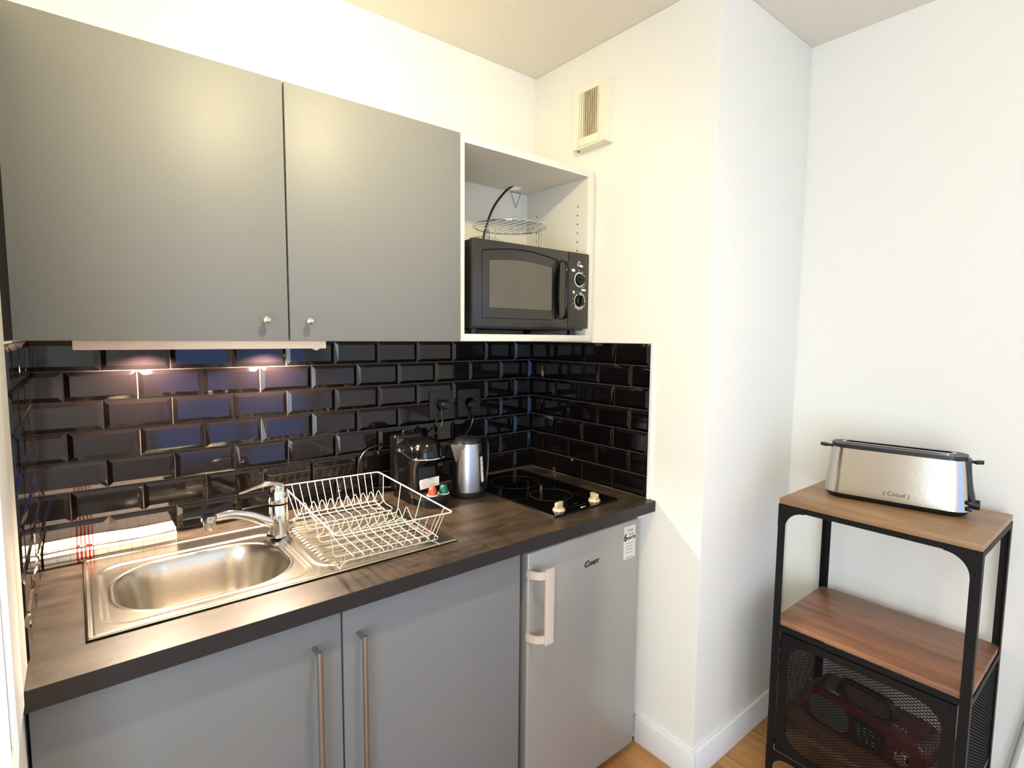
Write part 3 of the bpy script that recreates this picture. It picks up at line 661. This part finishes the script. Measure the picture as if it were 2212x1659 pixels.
for x, y, a in ((-0.3455, -0.5340, 12), (-0.1800, -0.5340, 80)):
    k = Matrix.Translation((x, y, HZ)) @ Matrix.Rotation(R(a), 4, 'Z')
    b = MB(); b.lathe([(0.0205, 0.0), (0.0205, 0.002), (0.0180, 0.007), (0.0150, 0.009), (0, 0.0095)], (0, 0, 0), 28)
    n0 = len(b.bm.verts); b.box(-0.0165, 0.0165, -0.0065, 0.0065, 0.006, 0.027, bev=0.0025)
    b.bm.transform(k); kn = b.build('knob', M_KNOBC, hb)
    b = MB(); b.box(-0.0006, 0.0006, -0.0067, 0.0067, 0.0, 0.0004); b.bm.transform(k @ Matrix.Translation((0.008, 0, 0.0271))); b.build('pointer', M_INK, kn)

# ================================================================ COFFEE MACHINE
cm = thing('coffee_machine', 'black pod coffee machine with domed head beside the kettle', 'coffee machine', (-0.628, -0.14, ZC+0.0003))
Z0 = ZC+0.0003; CX = -0.627
b = MB()
rings = []
for z, hw, y0, y1, r in ((Z0, 0.054, -0.205, -0.035, 0.03), (Z0+0.02, 0.056, -0.205, -0.033, 0.032), (Z0+0.12, 0.0555, -0.195, -0.033, 0.034), (Z0+0.155, 0.0575, -0.222, -0.033, 0.045), (Z0+0.170, 0.0575, -0.225, -0.033, 0.045), (Z0+0.195, 0.053, -0.205, -0.035, 0.045), (Z0+0.206, 0.045, -0.18, -0.04, 0.04)):
    rings.append([(x, y, z) for x, y in rr(CX, (y0+y1)/2, 2*hw, y1-y0, r, 7)])
b.loft(rings); b.build('body', M_BLACKGLOSS, cm)
b = MB(); b.lathe([(0.0545, 0), (0.053, 0.018), (0.047, 0.037), (0.036, 0.052), (0.02, 0.061), (0, 0.064)], (CX, -0.190, Z0+0.158), 36); b.build('domed_head', M_BLACKGLOSS, cm)
b = MB(); b.tube([(CX+0.0585*math.cos(R(a)), -0.190+0.0585*math.sin(R(a)), Z0+0.156) for a in range(180, 361, 10)], 0.0032, 8)
b.tube([(CX-0.0585, -0.190, Z0+0.156), (CX-0.0605, -0.12, Z0+0.170)], 0.0032, 8); b.tube([(CX+0.0585, -0.190, Z0+0.156), (CX+0.0605, -0.12, Z0+0.170)], 0.0032, 8)
b.build('lever', M_CHROME, cm)
b = MB(); b.lathe([(0.0, -0.068), (0.0085, -0.068), (0.0095, -0.064), (0.0095, -0.060), (0.0, -0.060)], (CX, -0.118, Z0+0.171), 18, axis='x'); b.build('lever_pivot', M_CHROME, cm)
b = MB(); b.loft([[(x, y, z) for x, y in rr(CX-0.004, -0.068, 0.124-q, 0.062-q, 0.025, 6)] for z, q in ((Z0+0.03, 0.004), (Z0+0.04, 0), (Z0+0.205, 0), (Z0+0.215, 0.006))]); b.build('water_tank', M_BLACKGLOSS, cm)
b = MB(); b.tube(fillet([(CX-0.020, -0.068, Z0+0.213), (CX-0.020, -0.068, Z0+0.226), (CX+0.020, -0.068, Z0+0.226), (CX+0.020, -0.068, Z0+0.213)], 0.008, 4), 0.003, 8); b.build('tank_handle', M_BLACK, cm)
half = [(CX+0.058*math.cos(R(a)), -0.232+0.046*math.sin(R(a))) for a in range(180, 361, 12)]
TRZ = Z0+0.040
b = MB(); b.prism(half+[(CX+0.058, -0.2055), (CX-0.058, -0.2055)], 'z', Z0+0.028, TRZ); b.build('drip_tray', M_BLACK, cm)
b = MB(); b.prism([(CX+0.042*math.cos(R(a)), -0.232+0.030*math.sin(R(a))) for a in range(180, 361, 12)]+[(CX+0.042, -0.2055), (CX-0.042, -0.2055)], 'z', Z0, Z0+0.0275); b.build('tray_foot', M_BLACK, cm)
b = MB(); b.prism([(CX-0.030, 0.9500), (CX+0.040, 0.9560), (CX+0.040, 0.9860), (CX-0.031, 0.9820), (CX-0.034, 0.9760)], 'y', -0.2050, -0.2035); st = b.build('sticker', M_PAPER, cm, label='white printed paper sticker')
b = MB()
for k in range(5): b.box(CX-0.024, CX+0.030-0.006*(k % 3), -0.2054, -0.2049, 0.9785-0.005*k, 0.9793-0.005*k)
b.box(CX-0.004, CX+0.016, -0.2054, -0.2049, 0.9812, 0.9830); b.build('sticker_print', M_GREYPRINT, st)
b = MB(); b.tube(bez([(-0.464, -0.0160, 1.192), (-0.466, -0.030, 1.165), (-0.468, -0.034, 1.130), (-0.490, -0.036, 1.100), (-0.545, -0.026, 1.080), (-0.640, -0.0185, 1.060), (-0.720, -0.0175, 1.075), (-0.770, -0.0175, 1.055), (-0.790, -0.0175, 1.010), (-0.785, -0.0175, 0.960), (-0.74, -0.0175, 0.93), (-0.700, -0.022, 0.925), (-0.672, -0.040, 0.925)], 72), 0.0030, 8); b.build('power_cord', M_RUBBER, cm)
b = MB(); b.lathe([(0.018, -0.0145), (0.018, -0.040), (0.012, -0.048), (0, -0.048)], (-0.457, 0, 1.2000), 24, axis='y'); b.box(-0.470, -0.458, -0.034, -0.018, 1.176, 1.196, bev=0.003); b.build('plug', M_BLACK, cm)

def capsule(x, y, m, label):
    t = thing('coffee_capsule', label, 'coffee capsule', (x, y, TRZ+0.0003), group='coffee capsules on the machine tray')
    b = MB(); b.lathe([(0.0155, 0.0015), (0.0150, 0.004), (0.0122, 0.021), (0.0105, 0.0245), (0.0075, 0.0285), (0, 0.0290)], (0, 0, 0), 28); b.build('cup', m, t, local=True)
    b = MB(); b.lathe([(0.0185, 0.0), (0.0187, 0.0008), (0.0185, 0.0016), (0, 0.0016)], (0, 0, 0), 28); b.build('rim', M_WHITE, t, local=True)
capsule(-0.6400, -0.2510, M_FOILR, 'red coffee capsule upside down on the coffee machine tray')
capsule(-0.5995, -0.2535, M_FOILG, 'green coffee capsule upside down on the coffee machine tray')

# ================================================================ KETTLE
kt = thing('kettle', 'brushed steel electric kettle with black lid and white gauge', 'kettle', (-0.466, -0.198, ZC+0.0003), R(8))
b = MB(); b.lathe([(0.060, 0), (0.062, 0.003), (0.062, 0.014), (0.056, 0.017), (0, 0.017)], (0, 0, 0), 40); b.build('power_base', M_BLACK, kt, local=True)
b = MB(); b.lathe([(0.0565, 0.0175), (0.0585, 0.020), (0.0575, 0.050), (0.0530, 0.13), (0.0490, 0.180), (0.0480, 0.186), (0.044, 0.187)], (0, 0, 0), 48); b.build('body', M_STEELZ, kt, local=True)
# spout: a V shaped lip towards local -x
b = MB()
rings = []
for k, (z, L_, hw) in enumerate(((0.118, 0.053, 0.003), (0.135, 0.060, 0.011), (0.155, 0.067, 0.019), (0.175, 0.074, 0.025), (0.187, 0.078, 0.027))):
    rings.append([(-L_, 0, z), (-0.040, hw+0.004, z), (-0.030, hw+0.002, z), (-0.030, -hw-0.002, z), (-0.040, -hw-0.004, z)])
b.loft(rings); b.build('spout', M_STEELZ, kt, local=True)
b = MB(); b.lathe([(0.0470, 0.1872), (0.0460, 0.196), (0.038, 0.203), (0, 0.205)], (0, 0, 0), 40); b.build('lid', M_BLACK, kt, local=True)
b = MB()
hp = bez([(0.040, 0, 0.194), (0.066, 0, 0.196), (0.088, 0, 0.180), (0.092, 0, 0.140), (0.090, 0, 0.085), (0.080, 0, 0.045), (0.056, 0, 0.034)], 36)
b.loft([[(p.x+0.006*math.cos(a), p.y+0.013*math.sin(a), p.z+0.006*math.sin(a)*0+0.004*math.cos(a)) for a in [2*math.pi*q/12 for q in range(12)]] for p in hp]); b.build('handle', M_BLACK, kt, local=True)
def on_body(ang, z0, z1, half, m, nm, off, par):
    b = MB(); P = rr(0, (z0+z1)/2, 2*half, z1-z0, half*0.99, 6); rb = lambda z: 0.0585-(z-0.02)*0.0585
    o_, i_ = [], []
    for a, z in P:
        th = R(ang)+a/0.055; r = rb(z)+off; o_.append((r*math.cos(th), r*math.sin(th), z)); i_.append(((r-0.006)*math.cos(th), (r-0.006)*math.sin(th), z))
    b.loft([i_, o_]); return b.build(nm, m, par, local=True)
E_ = on_body(-70, 0.030, 0.158, 0.0145, M_BLACK, 'gauge_surround', 0.0015, kt)
G_ = on_body(-70, 0.050, 0.140, 0.0072, M_WHITE, 'water_gauge', 0.0025, kt)
for z in (0.085, 0.108, 0.122): on_body(-70, z, z+0.006, 0.0025, M_GREYPRINT, 'gauge_mark', 0.0029, G_)
b = MB(); Mk = WM[kt].inverted()
b.tube([Mk @ Vector(p) for p in bez([(-0.326, -0.0150, 1.165), (-0.327, -0.030, 1.135), (-0.340, -0.032, 1.105), (-0.372, -0.036, 1.070), (-0.405, -0.045, 1.03), (-0.42, -0.06, 0.96), (-0.425, -0.085, 0.912), (-0.440, -0.135, 0.906)], 48)], 0.0030, 8)
b.build('power_cord', M_RUBBER, kt, local=True)
b = MB(); b.lathe([(0.017, -0.0145), (0.017, -0.032), (0.012, -0.038), (0, -0.038)], (-0.330, 0, 1.1900), 24, axis='y'); b.box(-0.336, -0.321, -0.034, -0.018, 1.160, 1.186, bev=0.003); b.build('plug', M_BLACK, kt)

# wall sockets
for x, lab in ((-0.4575, 'black square wall socket feeding the coffee machine plug'), (-0.3320, 'black square wall socket nearest the corner feeding the kettle cord')):
    t = thing('wall_socket', lab, 'socket', (x, 0, 1.1975), group='black wall sockets above the worktop')
    b = MB(); b.frame(rr(x, 1.1975, 0.104, 0.104, 0.006, 5), rr(x, 1.1975, 0.060, 0.060, 0.004, 5), 'y', -0.0135, -0.0095); b.build('frame', M_BLACK, t)
    b = MB(); b.frame(rr(x, 1.1975, 0.0596, 0.0596, 0.004, 6), circ(x, 1.1975, 0.0205, 28, R(0)), 'y', -0.0142, -0.0095); b.build('insert', M_BLACK, t)
    b = MB(); b.lathe([(0.0203, -0.0096), (0, -0.0096)], (x, 0, 1.1975), 28, axis='y'); b.build('well', M_DARK, t)

# ================================================================ TEA TOWEL: a cloth folded in layers, lying along the tiles
b = MB(); TW0, TW1 = -1.598, -1.331; th = 0.0052
prof = []
ys0, ys1 = -0.100, -0.020
for k in range(6):
    z = ZC+0.0035+k*0.0072; a, c = (ys0+0.003*math.sin(k*2.1), ys1) if k % 2 == 0 else (ys1, ys0+0.003*math.sin(k*1.7))
    m = 9
    for i in range(m+1):
        y = a+(c-a)*i/m; prof.append((y, z+0.0012*math.sin(i*0.9+k)))
    if k < 5:
        e = c; s_ = 1 if c > -0.06 else -1
        prof.append((e+s_*0.0042, z+0.0036))
n = len(prof); uvs = []
nu = 44; top = []; bot = []
for u in range(nu+1):
    x = TW0+(TW1-TW0)*u/nu; row_t, row_b = [], []
    for i, (y, z) in enumerate(prof):
        a = prof[max(0, i-1)]; c = prof[min(n-1, i+1)]; d = Vector((c[0]-a[0], c[1]-a[1])).normalized(); nn = Vector((-d.y, d.x))
        lift = (z-ZC)/0.045
        wob = 0.0028*noise.noise(Vector((x*14, y*22, i//11*3.1)))*lift; sag = -0.0045*lift*(0.5+0.5*math.sin(x*21))
        zz = z+wob+sag*lift; yy = y+0.004*lift*noise.noise(Vector((x*9, 5, 2)))
        yy = min(yy, -0.0150)
        row_t.append(b.v((x, yy+nn.x*th/2, max(zz+nn.y*th/2, ZC+0.0004)))); row_b.append(b.v((x, yy-nn.x*th/2, max(zz-nn.y*th/2, ZC+0.0004))))
    top.append(row_t); bot.append(row_b)
lay = b.bm.loops.layers.uv.new('UVMap'); arc = [0]
for i in range(1, n): arc.append(arc[-1]+math.hypot(prof[i][0]-prof[i-1][0], prof[i][1]-prof[i-1][1]))
def quad(vs, uv):
    f = b.f(vs)
    if f:
        for l, q in zip(f.loops, uv): l[lay].uv = q
for u in range(nu):
    U0, U1 = (TW1-TW0)*u/nu, (TW1-TW0)*(u+1)/nu
    for i in range(n-1):
        for g in (top, bot): quad((g[u][i], g[u+1][i], g[u+1][i+1], g[u][i+1]), ((U0, arc[i]), (U1, arc[i]), (U1, arc[i+1]), (U0, arc[i+1])))
    for i in (0, n-1): quad((top[u][i], bot[u][i], bot[u+1][i], top[u+1][i]), ((U0, arc[i]),)*4)
for u in (0, nu):
    for i in range(n-1): quad((top[u][i], top[u][i+1], bot[u][i+1], bot[u][i]), ((0.012, 0.012),)*4)
tag(b.build('tea_towel', M_TOWEL, smooth=60), 'folded white checked tea towel with red stripes beside the sink', 'tea towel')

# ================================================================ SHELF UNIT
SXF, SXB, SYL, SYR = 0.187, 0.558, -0.979, -1.4735
su = thing('shelf_unit', 'black metal shelf unit with wooden shelves and mesh door', 'shelf unit', ((SXF+SXB)/2, (SYL+SYR)/2, 0))
ZTOP = 0.956; LG = 0.022; TH = 0.0022
def angle_leg(xc, yc, sx, sy, z0, z1):
    b = MB(); x1, y1 = xc+sx*LG, yc+sy*LG
    b.prism([(xc, yc), (x1, yc), (x1, yc+sy*TH), (xc+sx*TH, yc+sy*TH), (xc+sx*TH, y1), (xc, y1)], 'z', z0, z1); return b
for xc, sx in ((SXF, 1), (SXB, -1)):
    for yc, sy in ((SYL, -1), (SYR, 1)): angle_leg(xc, yc, sx, sy, 0.0, ZTOP-0.019).build('leg', M_METBLK, su, smooth=0)
b = MB(); b.box(SXF-0.0006, SXB, SYR+0.0008, SYL-0.0008, ZTOP-0.0185, ZTOP, bev=0.0015); b.build('top_board', M_TOPWD, su)
b = MB(); b.box(SXF+0.0035, SXB-0.0035, SYR+0.0035, SYL-0.0035, 0.546, 0.562, bev=0.0012); b.build('middle_shelf', M_SHELFWD, su)
b = MB(); b.box(SXF+0.016, SXB-0.0035, SYR+0.0035, SYL-0.0035, 0.199, 0.215, bev=0.0012); b.build('lower_shelf', M_SHELFWD, su)
b = MB()
def rails(z0, z1):
    b.box(SXF+0.0002, SXF+0.0022, SYR+LG, SYL-LG, z0, z1); b.box(SXB-0.0022, SXB-0.0002, SYR+LG, SYL-LG, z0, z1)
    b.box(SXF+LG, SXB-LG, SYL-0.0022, SYL-0.0002, z0, z1); b.box(SXF+LG, SXB-LG, SYR+0.0002, SYR+0.0022, z0, z1)
rails(ZTOP-0.035, ZTOP-0.0190)
b.build('top_rail', M_METBLK, su, smooth=0)
b = MB(); rails(0.527, 0.5455); b.build('middle_rail', M_METBLK, su, smooth=0)
b = MB(); rails(0.104, 0.122); b.build('bottom_rail', M_METBLK, su, smooth=0)
def corner(y, sy, z, sz, r, x0=SXF-0.0022, x1=SXF-0.0001):
    n = 14; P = [(y, z)]
    P += [(y+sy*(r+LG), z)]
    P += [(y+sy*(r+LG), z+sz*0.017)]
    P += [(y+sy*(LG+r-r*math.sin(R(90*i/n))), z+sz*(0.017+r-r*math.cos(R(90*i/n)))) for i in range(1, n+1)]
    P += [(y, z+sz*(0.017+r))]
    b = MB(); b.prism(P, 'x', x0, x1); return b
for x0, x1 in ((SXF-0.0022, SXF-0.0001), (SXB+0.0001, SXB+0.0022)):
    for y, sy in ((SYL, -1), (SYR, 1)):
        corner(y, sy, ZTOP-0.0195, -1, 0.056, x0, x1).build('corner_bracket', M_METBLK, su, smooth=30)
        corner(y, sy, 0.122, -1, 0.045, x0, x1).build('foot_bracket', M_METBLK, su, smooth=30)
# mesh door on the front
DY0, DY1, DZ0, DZ1 = SYR+0.026, SYL-0.026, 0.126, 0.522
md = MB(); n8 = 8
ow, oh = DY1-DY0, DZ1-DZ0; cyd, czd = (DY0+DY1)/2, (DZ0+DZ1)/2
md.frame(rr(cyd, czd, ow, oh, 0.002, n8), rr(cyd, czd+0.002, ow-0.052, oh-0.052, 0.062, n8), 'x', SXF+0.001, SXF+0.004)
md.frame(rr(cyd, czd, ow, oh, 0.002, n8), rr(cyd, czd, ow-0.006, oh-0.006, 0.002, n8), 'x', SXF+0.004, SXF+0.014)
door = md.build('mesh_door', M_METBLK, su, smooth=30)
def expanded(u0, u1, z0, z1, place, pu=0.0150, pz=0.0088, r=0.00115):
    """expanded metal: two families of zigzag strands, clipped to the rectangle"""
    b = MB(); sl = pz/pu; done = 0
    for sgn in (1, -1):
        c0 = z0-(u1-u0)*sl if sgn > 0 else z0; c1 = z1 if sgn > 0 else z1+(u1-u0)*sl
        k = 0
        while True:
            c = c0+k*pz; k += 1
            if c > c1: break
            # z = c + sgn*sl*(u-u0)
            ua, ub = u0, u1
            if sgn > 0: ua = max(u0, u0+(z0-c)/sl); ub = min(u1, u0+(z1-c)/sl)
            else: ua = max(u0, u0+(c-z1)/sl); ub = min(u1, u0+(c-z0)/sl)
            if ub-ua < 0.004: continue
            za, zb = c+sgn*sl*(ua-u0), c+sgn*sl*(ub-u0)
            b.tube([place(ua, za, 0.0004*sgn), place(ub, zb, 0.0004*sgn)], r, 4)
    return b
expanded(DY0+0.012, DY1-0.012, DZ0+0.012, DZ1-0.012, lambda u, z, d: (SXF+0.0060+d, u, z)).build('door_mesh', M_MESH, door, smooth=0)
for yy, sgn in ((SYL-0.0045, -1), (SYR+0.0045, 1)):
    expanded(SXF+0.006, SXB-0.006, 0.118, 0.540, lambda u, z, d: (u, yy+d, z)).build('side_mesh', M_MESH, su, smooth=0)
for z in (0.485, 0.445, 0.405):
    b = MB(); b.bar((SXF-0.003, SYL-0.024, z-0.012), (SXF-0.003, SYL-0.024, z+0.012), 0.0032, 10); b.build('hinge', M_METBLK, su)
for y, z in ((SYL-0.010, ZTOP-0.028), (SYL-0.010, ZTOP-0.080), (SYL-0.068, ZTOP-0.028), (SYR+0.010, ZTOP-0.028), (SYR+0.010, ZTOP-0.080), (SYR+0.068, ZTOP-0.028)):
    b = MB(); b.lathe([(0.0042, -0.0022), (0.0040, -0.0036), (0.002, -0.0044), (0, -0.0045)], (SXF, y, z), 14, axis='x'); b.build('screw', M_METBLK, su)
for y, z in ((DY1-0.012, DZ1-0.012), (DY0+0.012, DZ1-0.012), (DY0+0.080, DZ1-0.012), (DY1-0.080, DZ1-0.012), (DY0+0.012, DZ1-0.082)):
    b = MB(); b.lathe([(0.0036, 0.0010), (0.0032, -0.0004), (0, -0.0012)], (SXF, y, z), 12, axis='x'); b.build('screw', M_METBLK, door)

# red appliance on the lower shelf
ap = thing('appliance', 'dark red appliance with black top handle behind the mesh door', 'appliance', (0.335, -1.215, 0.2153), R(-97))
# local x runs along the shelf (towards the right in the photo), local -y faces the mesh door
L2, DP, HT = 0.172, 0.062, 0.118
def bodyring(y, q): return [(x, y, z) for x, z in rr(0, HT/2+0.004, 2*L2-q, HT-q, 0.045, 8)]
b = MB(); b.loft([bodyring(-DP, 0.014), bodyring(-DP+0.006, 0.0), bodyring(DP-0.006, 0.0), bodyring(DP, 0.014)]); b.build('body', M_RED, ap, local=True)
b = MB(); b.prism(rr(-0.085, 0.060, 0.120, 0.082, 0.030, 6), 'y', -DP-0.002, -DP+0.001); b.build('front_panel', M_GREY, ap, local=True)
b = MB(); b.prism(rr(0.030, 0.058, 0.092, 0.070, 0.006, 4), 'y', -DP-0.0035, -DP+0.001); lp = b.build('label_plate', M_BLACK, ap, local=True)
b = MB()
for k in range(5): b.box(-0.008, 0.060-0.008*(k % 3), -DP-0.0040, -DP-0.0034, 0.036+0.010*k, 0.0385+0.010*k)
b.build('label_print', M_GREYPRINT, lp, local=True)
b = MB(); b.prism(rr(0.0, 0.1205, 0.24, 0.006, 0.002, 3), 'y', -DP+0.012, -DP+0.026); b.build('silver_strip', M_STEEL, ap, local=True)
b = MB(); P = fillet([(-0.085, 0.0, HT-0.002), (-0.075, 0.0, HT+0.040), (0.060, 0.0, HT+0.040), (0.070, 0.0, HT-0.002)], 0.02, 5); b.tube(P, 0.0105, 12); b.build('handle', M_BLACK, ap, local=True)
b = MB(); b.lathe([(0.021, 0), (0.021, -0.010), (0.016, -0.016), (0, -0.018)], (0.120, -DP+0.001, 0.052), 28, axis='y'); b.build('knob', M_CHROME, ap, local=True)
for x in (-0.11, 0.11):
    for y in (-0.04, 0.04):
        b = MB(); b.lathe([(0.010, 0), (0.010, 0.006)], (x, y, 0), 12); b.build('foot', M_BLACK, ap, local=True)

# ================================================================ TOASTER
ts = thing('toaster', 'brushed steel long slot toaster on the wooden top board', 'toaster', (0.4160, -1.2180, ZTOP+0.0003), R(-90+9.8))
TL, TD, TH_ = 0.365, 0.122, 0.163           # local x along the toaster (image left to right), local -y faces the camera
ring = lambda z, dl, dd, r: [(x, y, z) for x, y in rr(0, 0, TL-dl, TD-dd, r, 9)]
b = MB(); b.loft([ring(0.0, 0.030, 0.024, 0.040), ring(0.006, 0.014, 0.010, 0.046), ring(0.016, 0.004, 0.004, 0.048)]); b.build('base', M_BLACK, ts, local=True)
b = MB(); b.loft([ring(0.0162, 0.0, 0.0, 0.050), ring(0.06, 0.006, 0.004, 0.049), ring(0.12, 0.018, 0.013, 0.046), ring(TH_-0.004, 0.026, 0.020, 0.044)]); b.build('shell', mat('toaster_steel', (204, 196, 184), 0.2, metal=1.0, bump=0.04, bscale=60, aniso=(14, 14, 0.6)), ts, local=True)
b = MB(); zt0 = TH_-0.0038
slot = rr(0, 0, 0.272, 0.034, 0.0165, 9)
b.frame([(x, y) for x, y in rr(0, 0, TL-0.0265, TD-0.0205, 0.044, 9)], slot, 'z', zt0, zt0+0.012)
b.build('top_cover', M_BLACK, ts, local=True)
b = MB(); b.frame(rr(0, 0, 0.284, 0.046, 0.0215, 9), rr(0, 0, 0.270, 0.032, 0.0155, 9), 'z', zt0+0.0121, zt0+0.0155); b.build('slot_frame', M_CHROME, ts, local=True)
b = MB(); b.box(-0.135, 0.135, -0.0125, 0.0125, zt0-0.002, zt0+0.001); b.build('slot_well', M_DARK, ts, local=True)
for s in (-1, 1):
    b = MB(); b.loft([[(s*(TL/2-0.020), y, z) for y, z in rr(0, TH_-0.008, 0.012, 0.008, 0.003, 3)], [(s*(TL/2+0.000), y, z) for y, z in rr(0, TH_-0.008, 0.014, 0.008, 0.003, 3)], [(s*(TL/2+0.004), y, z) for y, z in rr(0, TH_-0.008, 0.026, 0.010, 0.004, 3)], [(s*(TL/2+0.020), y, z) for y, z in rr(0, TH_-0.006, 0.026, 0.009, 0.004, 3)]])
    b.build('lever', M_BLACK, ts, local=True)
# black end strip on the right end
b = MB(); c = bez([(TL/2-0.010, 0, TH_-0.002), (TL/2-0.006, 0, 0.115), (TL/2-0.0005, 0, 0.075), (TL/2+0.005, 0, 0.050), (TL/2+0.004, 0, 0.040)], 16)
b.loft([[(p.x+dx, y, p.z) for dx, y in ((0.003, -0.026), (0.003, 0.026), (-0.008, 0.026), (-0.008, -0.026))] for p in c]); b.build('end_panel', M_BLACK, ts, local=True)
b = MB(); b.lathe([(0.014, 0.180), (0.014, 0.1995), (0.012, 0.2015), (0, 0.2015)], (0, -0.004, 0.034), 24, axis='x'); b.build('browning_knob', M_BLACK, ts, local=True)
for z in (0.043, 0.026):
    b = MB(); b.box(TL/2-0.010, TL/2+0.003, -0.043, -0.026, z-0.0055, z+0.0055, bev=0.002); b.build('push_button', M_BLACK, ts, local=True)
yl = -(TD/2)+0.0007
text('brand_lettering', '( Cotual )', 0.0165, M_INK, ts, (0.012, yl-0.0004, 0.034), (1, 0, 0), (0, 0.06, 1), local=True, shear=0.15)
tc_ = MB(); tc_.tube(bez([(-0.06, 0.056, 0.02), (-0.06, 0.075, 0.006), (-0.02, 0.085, 0.004), (0.06, 0.082, 0.004)], 18), 0.0030, 8); tc_.build('power_cord', M_RUBBER, ts, local=True)

# pale pole leaning at the right edge
t = thing('pole', 'pale grey pole leaning on the wall right of the shelf unit', 'pole', (0.572, -1.492, 0.0))
b = MB(); b.bar((0.572, -1.492, 0.004), (0.602-0.008, -1.640, 1.10), 0.0075, 12); b.build('tube', M_POLE, t)
b = MB(); b.lathe([(0.010, 0.0005), (0.010, 0.022), (0.008, 0.024)], (0.572, -1.492, 0), 14); b.build('foot', M_BLACK, t)
